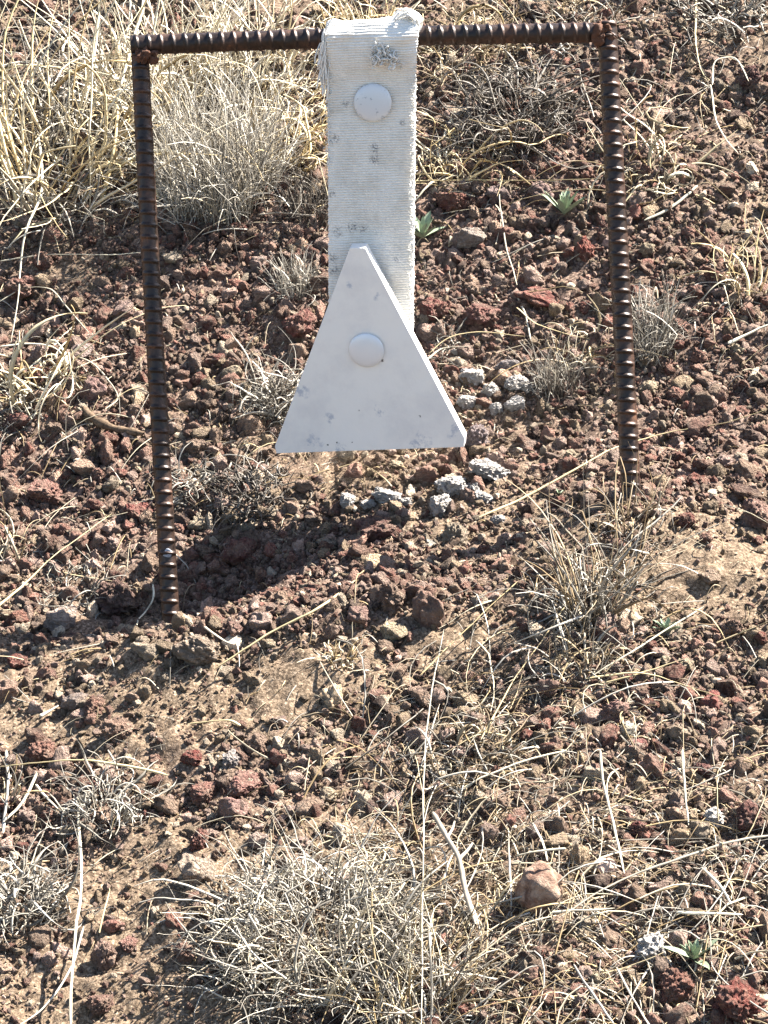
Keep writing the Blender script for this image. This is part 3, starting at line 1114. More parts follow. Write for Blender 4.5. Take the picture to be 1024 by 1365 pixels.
def fuzz(name, centers, n, spread, length, rad, curl, sd, parent, out=None):
    r = np.random.default_rng(sd)
    c = np.asarray(centers)[r.integers(0, len(centers), n)] + r.normal(size=(n, 3)) * np.asarray(spread)
    S = 9
    d = r.normal(size=(n, 3))
    if out is not None:
        d = d * .7 + np.asarray(out)
    d /= np.linalg.norm(d, axis=1)[:, None]
    axs = r.normal(size=(n, 3))
    axs /= np.linalg.norm(axs, axis=1)[:, None]
    le = length * r.uniform(.4, 1.3, n)
    P = np.zeros((n, S, 3))
    P[:, 0] = c
    for s in range(1, S):
        P[:, s] = P[:, s - 1] + d * (le / S)[:, None]
        d = d + np.cross(axs, d) * curl / S + r.normal(size=(n, 3)) * .16
        d /= np.linalg.norm(d, axis=1)[:, None]
    V, F, _ = tubes(P, np.full((n, S), rad) * r.uniform(.6, 1.3, (n, 1)), 3)
    o = obj(name, mesh_from(name, V, F, True), M_THREAD, parent)
    return o


pts = [np.array(on_plane(x_, y_, BARC + FRN * .0128, FRN)) - BARC for x_, y_ in ((515, 72), (505, 74), (522, 78), (510, 66), (526, 82), (500, 80))]
fuzz('torn_thread_knot', [q + np.array([0, -.0012, 0]) for q in pts], 70, (.0034, .0012, .0026), .012, .00062, 7.0, 5, strap)
redge = [strap_pt(552 - .012 * y_, y_) for y_ in range(60, 430, 4)]
ledge = [strap_pt(438, y_) for y_ in range(60, 420, 4)]
e = fuzz('frayed_edge', redge + ledge[:40], 620, (.0009, .0018, .001), .0046, .00024, 5.0, 6, strap)
tag(e, kind='stuff')
# crumpled loop of torn jacket at the top corner
lc = np.array(on_frame(543, 30, -.006)) - BARC
P = []
for q in range(60):
    a0 = random.uniform(0, 6.28)
    rr = random.uniform(.003, .0098)
    cc = lc + np.array([random.gauss(0, .0022), random.gauss(0, .003), random.gauss(0, .002)])
    tl_ = np.linspace(0, random.uniform(2.5, 5.2), 12) + a0
    P.append(cc + np.stack([rr * np.cos(tl_), np.full(12, random.gauss(0, .001)) + .002 * np.sin(tl_ * .7), rr * .9 * np.sin(tl_)], -1))
V, F, _ = tubes(np.array(P), np.full((60, 12), .00055), 4)
obj('torn_loop', mesh_from('torn_loop', V, F), M_THREAD, strap)
lc = np.array(on_frame(435, 62, -.010)) - BARC
P = []
for q in range(70):
    s0 = lc + np.array([random.gauss(.001, .0016), random.gauss(.004, .003), random.gauss(.006, .006)])
    t_ = np.linspace(0, 1, 12)
    le = random.uniform(.016, .034)
    P.append(s0 + np.stack([-.0045 * t_ ** .6 * random.uniform(.2, 1.3) + .0012 * np.sin(t_ * 5 + random.uniform(0, 6)), .002 * np.sin(t_ * 4 + q), -le * t_], -1))
V, F, _ = tubes(np.array(P), np.full((70, 12), .00050), 4)
obj('hanging_fray', mesh_from('hanging_fray', V, F), M_THREAD, strap)

# plate
YAW, PT = R(9.0), R(5.0)
pl_n = np.array([-math.sin(YAW) * math.cos(PT), -math.cos(YAW) * math.cos(PT), -math.sin(PT)])
TH = .0118
pl_c = np.array(on_plane(488, 466, BARC + FRN * (.0062 + TH), FRN))
front = [(466.5, 330.5), (486.5, 330.5), (619.5, 584), (618.5, 596), (368.5, 604.5), (366.5, 595)]
fv = [np.array(on_plane(a, b, pl_c, pl_n)) for a, b in front]
bm = bmesh.new()
f_ = [bm.verts.new(v - BARC) for v in fv]
b_ = [bm.verts.new(v - BARC - pl_n * TH) for v in fv]
bm.faces.new(f_)
bm.faces.new(b_[::-1])
for i in range(6):
    bm.faces.new([f_[i], b_[i], b_[(i + 1) % 6], f_[(i + 1) % 6]])
bmesh.ops.recalc_face_normals(bm, faces=bm.faces)
bmesh.ops.bevel(bm, geom=bm.edges[:], offset=.0004, segments=2, profile=.6, affect='EDGES')
me = bpy.data.meshes.new('plate')
bm.to_mesh(me)
bm.free()


def plate_pt(x_, y_):
    return tuple(np.array(on_plane(x_, y_, pl_c, pl_n)) - BARC)


M_PAINT = make_paint([(plate_pt(x_, y_), r_) for x_, y_, r_ in [(505, 547, .010), (440, 560, .009), (418, 592, .014), (455, 598, .010), (600, 575, .009), (608, 570, .008), (465, 380, .006), (503, 395, .006), (400, 520, .013), (560, 592, .016)]],
                     [(plate_pt(x_, y_), r_) for x_, y_, r_ in [(478.5, 547, .0016), (560, 555, .0018), (449, 590, .0016), (437, 593, .0014), (510, 481, .0022), (470, 590, .0012)]])
plate = obj('plate', me, M_PAINT, target)


def bolt(px, py, n, p0, rpx, hgt, material, label):
    c = np.array(on_plane(px, py, p0, n))
    r = rpx * .00055
    n = np.asarray(n)
    t = np.cross(n, ZZ)
    t /= np.linalg.norm(t)
    b2 = np.cross(n, t)
    prof = [(r * .84, -.002), (r * .84, .0012), (r, .0013), (r * .985, .0020)]
    for q in np.linspace(.15, 1, 9):
        a = q * math.pi / 2
        prof.append((r * .985 * math.cos(a) ** .9 if q < 1 else 0.0001, .0017 + (hgt - .0011) * math.sin(a)))
    K = 40
    a = np.arange(K) / K * 2 * math.pi
    V = np.concatenate([c - BARC + n * z_ + r_ * (np.cos(a)[:, None] * t + np.sin(a)[:, None] * b2) for r_, z_ in prof])
    F = grid_faces(len(prof), K, True)
    me = mesh_from('bolt_head', V, F)
    bm = bmesh.new()
    bm.from_mesh(me)
    bmesh.ops.recalc_face_normals(bm, faces=bm.faces)
    bm.to_mesh(me)
    bm.free()
    o = obj('bolt_head', me, material, target)
    tag(o, label)


M_B1 = make_bolt_paint('worn_galvanised_bolt', (.66, .69, .72), (.36, .40, .45), .60)
M_B2 = make_bolt_paint('painted_bolt', (.78, .79, .80), (.55, .58, .62), .66)
bolt(497, 136, FRN, BARC + FRN * .0060, 25.5, .0036, M_B1, 'domed grey carriage bolt head on the strap')
bolt(489, 466, pl_n, pl_c, 24.5, .0036, M_B2, 'domed white-painted carriage bolt head on the plate')

# ------------------------------------------------------------------ grass
def grow(base, n, S, length, up, out, curl, droop, jitter, rootr, radius, seed, lean=(0, 0), start_h=0.0):
    """n blades rooted in a disc: returns lines (n,S,3) and radii"""
    r = np.random.default_rng(seed)
    a = r.uniform(0, 6.283, n)
    q = np.sqrt(r.random(n)) * rootr
    ox, oy = q * np.cos(a), q * np.sin(a)
    x, y = base[0] + ox, base[1] + oy
    P = np.zeros((n, S, 3))
    z = height(x, y)
    P[:, 0] = np.stack([x, y, z - .002 + start_h * r.random(n) * np.sqrt(np.clip(1 - (q / (rootr + 1e-9)) ** 2, 0, 1))], -1)
    aa = a + r.normal(size=n) * .9
    tilt = out * r.uniform(.1, 1.3, n)
    d = np.stack([np.cos(aa) * tilt + lean[0], np.sin(aa) * tilt + lean[1], up * r.uniform(.5, 1.1, n)], -1)
    d /= np.linalg.norm(d, axis=1)[:, None]
    axs = r.normal(size=(n, 3))
    axs /= np.linalg.norm(axs, axis=1)[:, None]
    cu = curl * r.normal(size=n)
    le = length * r.uniform(.35, 1.15, n)
    for s in range(1, S):
        P[:, s] = P[:, s - 1] + d * (le / (S - 1))[:, None]
        d = d + np.cross(axs, d) * (cu / S)[:, None] + r.normal(size=(n, 3)) * jitter
        kink = (r.random(n) < .045)[:, None] * r.normal(size=(n, 3)) * .8
        d = d + kink
        d[:, 2] -= droop / S
        d /= np.linalg.norm(d, axis=1)[:, None]
    zz = height(P[..., 0], P[..., 1]) + .0006
    P[:, 1:, 2] = np.maximum(P[:, 1:, 2], zz[:, 1:] + r.uniform(0, .002, (n, 1)))
    t = np.linspace(0, 1, S)[None]
    rad = radius * np.clip(np.exp(r.normal(-.12, .38, (n, 1))), .4, 2.2) * (1 - .6 * t ** 1.4)
    return P, rad


def blades_obj(name, parts, pal, label, cat, group=None, kind=None, seed=0):
    """parts: list of (P, rad, palette)"""
    r = np.random.default_rng(seed + 900)
    VV, FF, CC = [], [], []
    n0 = 0
    for P, rad, pl in parts:
        V, F, idx = tubes(P, rad, 3, True)
        pl = pal if pl is None else pl
        c = pl[r.integers(0, len(pl), len(P))] * r.uniform(.8, 1.15, (len(P), 1))
        VV.append(V)
        FF.append(F + n0)
        CC.append(np.clip(c[idx], 0, .85))
        n0 += len(V)
    V = np.concatenate(VV)
    org = np.array([parts[0][0][0, 0, 0], parts[0][0][0, 0, 1], parts[0][0][0, 0, 2]])
    me = mesh_from(name, V - org, np.concatenate(FF), True)
    set_tint(me, np.concatenate(CC))
    o = obj(name, me, M_GRASS, loc=org)
    return tag(o, label, cat, group, kind)


GT = 'dry grass tufts on the slope'


def tuft(px, py, wpx, hpx, n, style, label, seed, pal, rad=.00045):
    """tuft whose foot is at (px, py) in the photograph, about wpx wide and hpx tall there"""
    G, dep = ground_at([px], [py])
    base = G[0]
    m = dep[0] / FPX
    w, h = wpx * m, hpx * m
    parts = []
    n = int(n * (.62 if style != 'loops' else 1))
    rad = rad * (1.28 if style != 'fine' else 1.1)
    if style == 'straight':
        parts.append((*grow(base, int(n * .7), 12, h * 1.2, 1.0, .62, 1.8, .45, .06, w * .30, rad * 1.05, seed), pal))
        parts.append((*grow(base, n // 3, 12, h * .8, .5, 1.0, 3.0, 1.2, .09, w * .34, rad, seed + 1), GREY))
        parts.append((*grow(base, n // 6, 12, w * .8, .25, 1.2, 3.0, .8, .07, w * .40, rad, seed + 2), pal))
    elif style == 'curly':
        parts.append((*grow(base, int(n * .30), 14, h * 1.25, .75, 1.0, 4.5, .6, .09, w * .36, rad * 1.3, seed, start_h=h * .35), pal))
        parts.append((*grow(base, int(n * .45), 12, h * .9, .4, 1.1, 5.5, .6, .12, w * .44, rad, seed + 1, start_h=h * .6), pal))
        parts.append((*grow(base, n // 8, 12, w * .6, .3, 1.2, 4.0, .9, .09, w * .42, rad * 1.3, seed + 2), pal))
    elif style == 'fine':
        parts.append((*grow(base, n, 8, h * 1.1, 1.0, .35, 1.6, .1, .07, w * .40, rad * .8, seed), pal))
        parts.append((*grow(base, n // 2, 8, h * .7, .7, .8, 3.0, .2, .10, w * .42, rad * .7, seed + 1, start_h=h * .3), pal))
    elif style == 'loops':
        parts.append((*grow(base, n, 16, w * 1.5, .55, 1.0, 6.5, .7, .03, w * .25, rad * 1.5, seed), pal))
        parts.append((*grow(base, n, 10, w * .6, .4, 1.0, 4.5, .8, .06, w * .35, rad, seed + 1), pal))
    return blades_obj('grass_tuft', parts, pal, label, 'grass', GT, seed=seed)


# upper left thicket
tuft(292, 258, 180, 150, 1500, 'fine', 'big pale grey-white dry grass tuft right of the left post top', 1, np.concatenate([GREY, GREY[1:4] * 1.2, PALE_GRASS * np.array([.92, .95, 1.05])]), .00050)
tuft(80, 245, 260, 260, 230, 'straight', 'tall yellow straw tuft filling the upper left corner', 2, SUNNY, .0008)
tuft(190, 190, 180, 110, 240, 'curly', 'bleached matted tuft behind the upper part of the left post', 41, PALE_GRASS, .0006)
tuft(385, 150, 120, 80, 130, 'curly', 'yellowish matted tuft filling the gap between pale tuft and strap', 42, SUNNY, .0006)
tuft(30, 180, 160, 170, 420, 'curly', 'grey shaggy tuft at the left edge under the tall straws', 3, GREY, .0005)
tuft(210, 120, 260, 150, 420, 'straight', 'bleached straw tuft directly behind the left end of the crossbar', 4, PALE_GRASS, .0007)
tuft(330, 95, 200, 110, 380, 'straight', 'dense straw tuft behind the crossbar between corner and strap', 5, PALE_GRASS, .0007)
tuft(480, 60, 160, 90, 200, 'straight', 'thin yellow straw tuft rising behind the strap top', 6, SUNNY, .0006)
tuft(395, 205, 110, 90, 60, 'loops', 'yellow curled straws just left of the strap', 7, SUNNY, .00055)
tuft(605, 225, 130, 90, 38, 'loops', 'loose loops of yellow straw just right of the strap', 8, SUNNY, .00055)
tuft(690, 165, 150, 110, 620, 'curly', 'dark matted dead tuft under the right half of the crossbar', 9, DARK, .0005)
tuft(620, 75, 170, 80, 300, 'curly', 'tan matted tuft behind the crossbar right of the strap', 10, np.concatenate([BROWN, STRAW]), .0005)
tuft(760, 30, 160, 60, 200, 'curly', 'low tan tuft above the right frame corner', 11, np.concatenate([BROWN, GREY]), .0005)
tuft(965, 20, 130, 60, 300, 'curly', 'grey tuft in the upper right corner', 12, GREY, .0005)
tuft(95, 270, 150, 60, 260, 'curly', 'grey thatchy tuft at the foot of the tall yellow straws', 13, GREY, .00045)
tuft(415, 285, 70, 70, 220, 'fine', 'small grey spiky tuft beside the strap, upper one', 14, DARK, .0005)
tuft(395, 385, 60, 55, 240, 'fine', 'small grey brushy tuft beside the strap, lower one', 15, GREY, .0004)
tuft(868, 462, 66, 80, 360, 'fine', 'grey brushy tuft touching the right side of the right post', 16, GREY, .0004)
tuft(743, 522, 54, 72, 260, 'fine', 'grey brushy tuft left of the right post', 17, np.concatenate([GREY, DARK]), .0004)
tuft(775, 475, 90, 70, 22, 'loops', 'sparse yellow wiry straws left of the right post', 18, STRAW, .0004)
tuft(990, 385, 110, 95, 70, 'straight', 'pale straw tuft at the right photo edge', 19, SUNNY, .0007)
tuft(45, 520, 150, 70, 34, 'loops', 'bright looping straw tuft at the left photo edge', 20, SUNNY[1:], .00075)
tuft(20, 560, 90, 50, 220, 'curly', 'grey matted tuft below the bright straw loops', 21, GREY, .0004)
tuft(372, 540, 80, 80, 420, 'curly', 'whitish matted tuft left of the plate', 22, GREY[1:], .0004)
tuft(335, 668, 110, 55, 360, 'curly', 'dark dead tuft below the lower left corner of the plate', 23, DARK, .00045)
tuft(255, 655, 70, 60, 160, 'curly', 'grey wispy tuft just right of the left post', 24, GREY, .0004)
tuft(788, 815, 110, 165, 270, 'straight', 'brownish straw tuft standing before the right post', 25, np.concatenate([BROWN, GREY]), .00042)
tuft(835, 700, 90, 80, 60, 'straight', 'sparse thin straw tuft round the foot of the right post', 26, BROWN, .0005)
tuft(770, 890, 120, 70, 140, 'straight', 'flattened brown tuft below the tuft of the right post', 27, np.concatenate([BROWN, GREY]), .0005)
tuft(425, 1265, 330, 120, 1900, 'curly', 'biggest tangled grey-white grass tuft at the bottom', 28, np.concatenate([GREY, STRAW[3:], GREY]), .00036)
tuft(560, 1350, 190, 150, 260, 'straight', 'pale straw tuft joined to the right of the biggest tuft', 29, np.concatenate([GREY, STRAW]), .0004)
tuft(140, 1085, 110, 80, 320, 'curly', 'grey tangled tuft on the left above the open soil', 30, GREY, .00045)
tuft(30, 1215, 120, 110, 360, 'curly', 'grey tangled tuft at the lower left photo edge', 31, GREY, .00045)
tuft(5, 1070, 60, 90, 50, 'straight', 'thin straw tuft cut by the left photo edge', 32, np.concatenate([GREY, STRAW]), .0006)
tuft(455, 878, 60, 36, 60, 'straight', 'short yellow straw tuft near the shadow of the plate', 33, STRAW, .0005)
tuft(630, 1010, 150, 60, 260, 'curly', 'low brown thatchy tuft left of the long upright straw', 34, np.concatenate([BROWN, GREY]), .00045)
tuft(110, 790, 110, 50, 150, 'curly', 'wispy grey tuft in shadow left of the left post', 35, GREY, .00035)
tuft(15, 740, 90, 90, 40, 'straight', 'straw tuft leaning in from the left photo edge', 36, STRAW, .0006)
tuft(600, 465, 60, 40, 90, 'curly', 'tiny grey tuft at the edge of the plate', 37, GREY, .00035)
tuft(880, 230, 150, 90, 34, 'loops', 'sparse bent straws right of the right post, upper area', 38, STRAW, .0005)


# loose straw and thatch litter
def litter(n, boxes, lmin, lmax, rad, pal, seed, lift=.003, wig=.5):
    r = np.random.default_rng(seed)
    wts = np.array([b[4] for b in boxes], float)
    bi = r.choice(len(boxes), n, p=wts / wts.sum())
    B = np.array([b[:4] for b in boxes])[bi]
    px = r.normal(B[:, 0], B[:, 2])
    py = r.normal(B[:, 1], B[:, 3])
    keep = r.random(n) > zone(px, py, BARE) * .9
    px, py = px[keep], py[keep]
    n = len(px)
    G, dep = ground_at(px, np.clip(py, -60, 1500))
    S = 7
    a = r.uniform(0, 6.283, n)
    le = lmin * (lmax / lmin) ** r.random(n)
    P = np.zeros((n, S, 3))
    P[:, 0] = G
    cu = r.normal(size=n) * wig
    for s in range(1, S):
        P[:, s, 0] = P[:, s - 1, 0] + np.cos(a) * le / S
        P[:, s, 1] = P[:, s - 1, 1] + np.sin(a) * le / S
        a = a + cu / S + r.normal(size=n) * .06
    hz = height(P[..., 0], P[..., 1])
    t = np.linspace(0, 1, S)[None]
    line = hz[:, :1] * (1 - t) + hz[:, -1:] * t
    base = np.maximum(hz, line)
    arch = r.random((n, 1)) * lift * 2 * np.sin(t * math.pi) + r.random((n, 1)) * lift + r.normal(size=(n, 1)) * lift * t * .8
    P[..., 2] = np.maximum(base + .001 + arch, hz + .0008)
    return P, rad * r.uniform(.5, 1.4, (n, 1)) * np.ones((1, S)), pal


LIT = [(760, 1120, 190, 130, 5), (900, 1200, 150, 110, 3), (560, 1120, 110, 90, 2.5), (640, 1240, 150, 90, 4), (700, 950, 140, 60, 2), (850, 120, 160, 110, 2.2), (700, 60, 150, 50, 1.5),
       (160, 230, 180, 50, 2), (60, 480, 100, 60, .8), (950, 420, 90, 100, .8), (820, 800, 110, 80, 1.4), (300, 600, 120, 50, .7), (60, 720, 70, 70, .7), (120, 1120, 100, 90, 1),
       (400, 930, 180, 60, .8), (600, 560, 220, 120, .5), (960, 1300, 80, 80, 1.2), (350, 330, 250, 60, .5), (720, 1330, 160, 40, 2)]
parts = [litter(2900, LIT, .012, .045, .00031, np.concatenate([STRAW, GREY, BROWN]), 50),
         litter(2600, LIT, .006, .02, .0003, np.concatenate([GREY, BROWN]), 51, .0015),
         litter(430, LIT, .04, .10, .00045, np.concatenate([STRAW, GREY]), 52, .006, .9),
         litter(1200, [(512, 700, 330, 420, 1)], .004, .016, .0003, np.concatenate([STRAW, BROWN]), 53, .001)]
blades_obj('straw_litter', parts, STRAW, 'thin dry straw litter strewn between the stones', 'straw', kind='stuff', seed=9)


# single straws that stand out
def straw(pxs, rpx, color, label, lift=.004, taper=.5, cat='straw', name='straw', material=None, lifts=None):
    q = np.array(pxs, float)
    G, dep = ground_at(q[:, 0], q[:, 1])
    if lifts is None:
        lifts = np.full(len(q), lift)
    # raise toward the viewer along the sight line so that it stays where the photograph shows it
    d = ray(q[:, 0], q[:, 1])
    d = d / np.linalg.norm(d, axis=1)[:, None]
    Pw = G - d * (np.asarray(lifts) * 2.2)[:, None]
    L = smooth_line(Pw, 12)
    n = len(L)
    q0 = rng.uniform(0, 90)
    if cat == 'straw':
        L = L + .0011 * np.stack([noise3(L * 26 + q0), noise3(L * 26 + q0 + 31), noise3(L * 26 + q0 + 57)], -1) + .0003 * np.stack([noise3(L * 120 + q0), noise3(L * 120 + q0 + 31), noise3(L * 120 + q0 + 57)], -1)
    L[:, 2] = np.maximum(L[:, 2], height(L[:, 0], L[:, 1]) + .0015)
    t = np.linspace(0, 1, n)
    thin = .72 if cat == 'straw' else 1.0
    if cat == 'stick':
        L = L + .0022 * np.stack([noise3(L * 45 + 3), noise3(L * 45 + 31), noise3(L * 45 + 57)], -1)
    rad = thin * rpx * dep.mean() / FPX * (1 - taper * t) * (1 + (.22 if cat == 'straw' else .5) * noise3(L * (55 if cat == 'straw' else 110) + q0))
    rad = rad * np.clip(np.minimum(t, 1 - t) * 14 + .35, 0, 1)
    V, F, _ = tubes(L[None], rad[None], 6)
    if cat == 'straw':                      # a dry blade is flattened and slowly twists
        ctr = np.repeat(L, 6, 0)
        tw = np.repeat(q0 + t * 3.0, 6)
        ax_ = np.stack([np.cos(tw) * .6, np.sin(tw) * .6, np.full_like(tw, .8)], -1)
        dv = V - ctr
        V = V - ax_ * (np.sum(dv * ax_, 1) * .55)[:, None]
    org = L[0]
    me = mesh_from(name, V - org, F)
    c = np.tile(np.array(color) * rng.uniform(.46, .70), (len(V), 1)) * (1 + .30 * noise3(V * 90) + .2 * noise3(V * 400))[:, None]
    set_tint(me, np.clip(c, 0, .85))
    o = obj(name, me, material or M_GRASS, loc=org)
    return tag(o, label, cat, 'single straws on the slope' if cat == 'straw' else None)


Y1, Y2, W1 = (.72, .58, .32), (.66, .50, .26), (.80, .72, .54)
GB = (.52, .47, .40)
straw([(592, 838), (570, 960), (565, 1100), (562, 1370)], 1.5, (.62, .56, .44), 'longest upright grey straw running from mid picture to the bottom edge', lifts=[.004, .012, .02, .03], taper=.1)
straw([(104, 1060), (107, 1180), (98, 1270), (94, 1372)], 2.6, W1, 'upright pale straw on the open soil at lower left', lifts=[.004, .01, .012, .008], taper=-.2)
straw([(112, 1235), (95, 1290), (60, 1340), (20, 1372)], 2.6, (.62, .56, .46), 'grey straw curving to the bottom edge beside the pale upright straw', .005)
straw([(0, 1022), (50, 1017), (110, 1014), (170, 1020), (224, 1033)], 2.4, Y1, 'long yellow straw bowing over the reddish rock at left', .010, -.3)
straw([(480, 770), (430, 806), (370, 838), (285, 893)], 2.4, Y1, 'straight yellow straw slanting below the plate shadow', .007, -.2)
straw([(640, 690), (700, 662), (765, 627), (820, 597), (890, 577), (959, 565), (1030, 545)], 2.6, Y1, 'very long yellow straw passing the foot of the right post', .008, .5)
straw([(540, 242), (620, 240), (700, 241), (802, 239)], 1.8, Y1, 'horizontal yellow straw between the strap and the right post', .006, .2)
straw([(666, 232), (667, 280), (675, 325), (688, 380)], 1.5, W1, 'thin pale straw standing above the flat dark red rock', .006, .2)
straw([(690, 395), (700, 420), (708, 452)], 2.0, W1, 'short pale straw below the flat dark red rock', .004, .2)
straw([(688, 410), (715, 432), (760, 446), (785, 452)], 1.6, Y1, 'thin yellow straw curving toward the right post', .005)
straw([(572, 470), (598, 450), (640, 443), (700, 448)], 1.8, Y1, 'arched yellow straw rising from behind the plate edge, upper one', .008)
straw([(570, 478), (590, 464), (632, 463)], 2.0, W1, 'arched pale straw at the plate edge, lower one', .006)
straw([(928, -5), (927, 55), (936, 95), (947, 108)], 2.2, Y1, 'pale yellow straw hanging into the upper right area', .006)
straw([(947, 112), (955, 160), (967, 185), (985, 206)], 2.2, W1, 'straw continuing below the bend in the upper right area', .005)
straw([(950, 112), (952, 85), (966, 77), (982, 80), (998, 108)], 2.2, W1, 'hooked pale straw beside the upper right bend', .010)
straw([(858, 294), (890, 280), (918, 258), (930, 247)], 3.4, W1, 'thick pale straw lying right of the right post', .005, .3)
straw([(970, 458), (990, 448), (1026, 432)], 3.8, W1, 'thick broken white straw at the right photo edge', .005, .1)
straw([(52, 180), (56, 250), (35, 305), (28, 350), (24, 395), (15, 460)], 3.0, W1, 'long white straw blade hanging down at the left edge', lifts=[.03, .026, .022, .014, .01, .004], taper=.55)
straw([(0, 348), (60, 339), (130, 340), (192, 336)], 2.0, W1, 'horizontal pale straw reaching the left post', .007, .3)
straw([(0, 462), (40, 458), (75, 466), (96, 500), (92, 530), (72, 525), (85, 505)], 2.4, W1, 'white straw loop curled on the red scree at left', .010, .4)
straw([(0, 402), (30, 385), (65, 385), (90, 410), (120, 445)], 1.7, W1, 'thin pale straw arching above the white loop', .008, .4)
straw([(105, 475), (130, 490), (158, 528), (140, 545)], 1.7, W1, 'thin straw bending down toward the weathered stick', .006, .3)
straw([(0, 512), (30, 508), (62, 522)], 4.0, W1, 'broad white straw blade under the white loop', .006, .5)
straw([(-5, 812), (40, 772), (80, 735), (150, 685)], 3.0, Y1, 'yellow straw slanting up from the left photo edge', .010, .5)
straw([(262, 818), (272, 835), (300, 855), (312, 860)], 3.6, (.66, .55, .42), 'curved woody straw lying below the foot of the left post', .005, .1, )
straw([(204, 778), (204, 800), (188, 823), (160, 850), (70, 872)], 1.8, W1, 'thin pale straw curling left of the foot of the left post', .006, .2)
straw([(345, 286), (380, 285), (420, 287)], 2.4, (.50, .43, .34), 'dull horizontal straw left of the strap', .010, .1)
straw([(710, 1097), (722, 1120), (730, 1148)], 2.6, W1, 'short pale straw above the round brown stone', .006, .2)
straw([(688, 1140), (720, 1134), (755, 1132)], 3.4, W1, 'thick white straw lying on the round brown stone', .018, .2)
straw([(735, 1217), (775, 1213), (820, 1210)], 3.4, (.70, .60, .44), 'thick yellowish straw below the round brown stone', .008, .3)
straw([(900, 1216), (940, 1217), (990, 1219)], 3.0, W1, 'straight white straw above the largest green rosette', .008, .1)
straw([(1030, 1113), (960, 1125), (890, 1150), (820, 1178), (745, 1225)], 3.0, (.56, .49, .38), 'long grey-brown straw slanting across the litter at right', .008, .5)
straw([(800, 1000), (805, 1050), (818, 1100), (832, 1165)], 3.0, W1, 'pale bent straw in the litter above the small oval stone', .008, .3)
straw([(935, 1155), (960, 1180), (975, 1205)], 3.6, W1, 'broad white straw fragment above the straight white straw', .007, .4)
straw([(910, 1000), (912, 1050), (918, 1100)], 2.6, W1, 'upright white straw left of the cream rock', .007, .2)
straw([(780, 915), (840, 902), (905, 880)], 2.0, Y1, 'yellow straw fanning out from the flattened brown tuft, upper', .006, .3)
straw([(780, 905), (850, 897), (910, 912), (965, 930)], 2.0, Y1, 'yellow straw arching from the flattened brown tuft toward the red stone', .008, .3)
straw([(790, 900), (840, 870), (938, 808)], 2.2, W1, 'pale straw touching the tiny grey-green rosette', .005, .3)
straw([(640, 985), (690, 900), (760, 800)], 2.2, Y2, 'brown-yellow straw slanting left of the right tuft, lower', .008, .3)
straw([(560, 900), (640, 820), (690, 775)], 2.0, Y2, 'brown-yellow straw slanting toward the upright slab', .008, .3)
straw([(818, 1365), (780, 1310), (765, 1285)], 3.0, GB, 'grey straw pointing at the white-topped rock from below', .008, .3)
straw([(870, 1372), (845, 1330), (822, 1290)], 3.2, (.58, .50, .40), 'brown straw pointing at the white-topped rock from the bottom edge', .008, .2)
straw([(250, 965), (300, 960), (320, 966)], 2.8, Y1, 'pair of short yellow straws on the bare soil', .005, .1)
straw([(52, 955), (66, 947), (78, 940)], 4.2, W1, 'short white straw stub at the grey-pink blocky rock', .004, .1)
straw([(8, 1000), (10, 1060), (4, 1110)], 3.6, (.60, .55, .46), 'thick grey straw at the left photo edge', .006, .1)
straw([(48, 1030), (30, 1070), (5, 1095)], 3.0, W1, 'white straw crossing the thick grey straw at left', .008, .2)
straw([(48, 1045), (65, 1065), (82, 1082)], 2.8, W1, 'short white straw beside the grey tangled tuft', .006, .2)

# forked pale twig
fk = straw([(577, 1083), (597, 1118), (612, 1145), (620, 1185), (634, 1232)], 4.0, (.40, .345, .27), 'pale forked twig in the straw litter right of the biggest tuft', .012, .2, cat='twig', name='forked_twig')


def twig_branch(pxs, rpx, parent, color, lift):
    q = np.array(pxs, float)
    G, dep = ground_at(q[:, 0], q[:, 1])
    d = ray(q[:, 0], q[:, 1])
    Pw = G - d / np.linalg.norm(d, axis=1)[:, None] * (lift * 2.2)
    L = smooth_line(Pw, 8)
    V, F, _ = tubes(L[None], (rpx * dep.mean() / FPX * np.linspace(1, .5, len(L)))[None], 6)
    me = mesh_from('branch', V - np.array(parent.location), F)
    set_tint(me, np.tile(np.array(color), (len(V), 1)))
    obj('branch', me, M_GRASS, parent)


twig_branch([(612, 1145), (622, 1135), (630, 1124)], 3.0, fk, (.40, .345, .27), .012)
twig_branch([(596, 1117), (603, 1105), (606, 1095)], 2.4, fk, (.40, .345, .27), .012)

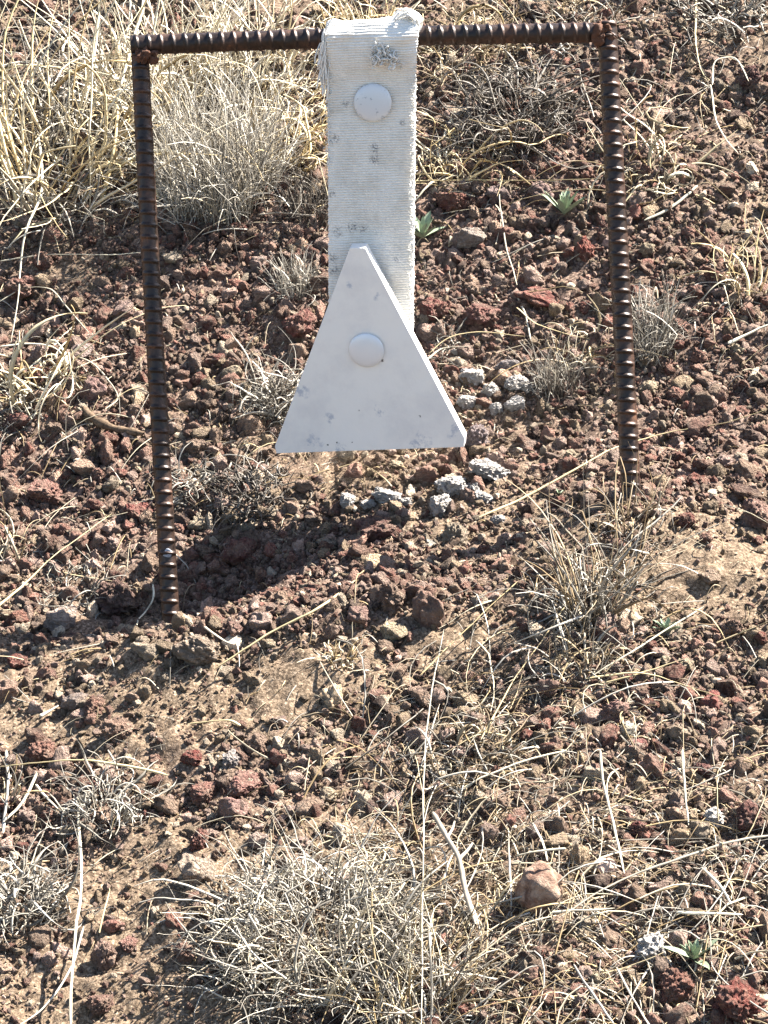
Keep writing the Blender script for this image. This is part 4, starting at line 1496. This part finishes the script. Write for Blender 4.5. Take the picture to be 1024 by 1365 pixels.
# weathered stick
st = straw([(112, 540), (122, 555), (135, 566), (160, 574), (192, 577)], 6.2, (.40, .29, .19), 'short weathered brown stick lying left of the left post', .005, .15, cat='stick', name='stick', material=M_STICK)


# ------------------------------------------------------------------ green plants
def leaf_mesh(w):
    n, m = 9, 5
    t = np.linspace(0, 1, n)
    prof = w * np.sin(np.clip(t * .92 + .08, 0, 1) * math.pi) ** .75
    V = []
    for k in range(n):
        for j in range(m):
            u = (j / (m - 1) - .5) * 2
            V.append((u * prof[k], t[k], .28 * t[k] ** 2 * 0 + abs(u) * prof[k] * .55))
    V = np.array(V)
    bot = V - np.array([0, 0, .02])
    F = grid_faces(n, m)
    me = mesh_from('leaf', np.concatenate([V, bot]), np.concatenate([F, F[:, ::-1] + n * m]))
    me.materials.append(M_LEAF)
    return me


LEAF = [leaf_mesh(.095), leaf_mesh(.125), leaf_mesh(.16)]


def rosette(name, px, py, size_px, nleaf, label, seed, tilt=(25, 70), wide=1):
    r = random.Random(seed)
    G, dep = ground_at([px], [py])
    m = dep[0] / FPX
    e = empty(name, G[0] + np.array([0, 0, .003]))
    tag(e, label, 'plant', 'small green plants on the slope')
    for i in range(nleaf):
        q = i / nleaf
        le = size_px * m * r.uniform(.75, 1.1) * (.6 + .4 * q)
        o = bpy.data.objects.new('leaf', LEAF[(wide + i % 2) % 3])
        el = R(tilt[1] + (tilt[0] - tilt[1]) * q + r.uniform(-8, 8))
        az = i * 2.4 + r.uniform(-.3, .3)
        o.rotation_euler = (el, 0, az)
        o.scale = (le, le, le)
        o.parent = e
        COL.objects.link(o)


rosette('leaf_rosette', 752, 290, 52, 14, 'spiky grey-green leaf rosette between strap and right post', 1, (25, 80), 0)
rosette('leafy_plant', 563, 322, 46, 11, 'green leafy plant half hidden behind the right edge of the strap', 2, (20, 75), 1)
rosette('leaf_rosette', 925, 1286, 50, 13, 'largest green leaf rosette beside the white-topped rock', 3, (15, 75), 1)
rosette('leaf_rosette', 888, 848, 26, 16, 'tiny pale grey-green leaf rosette on open soil below the right post', 4, (20, 75), 1)
rosette('leaf_rosette', 745, 664, 12, 6, 'tiniest green sprout near the foot of the right post', 5, (20, 70), 0)
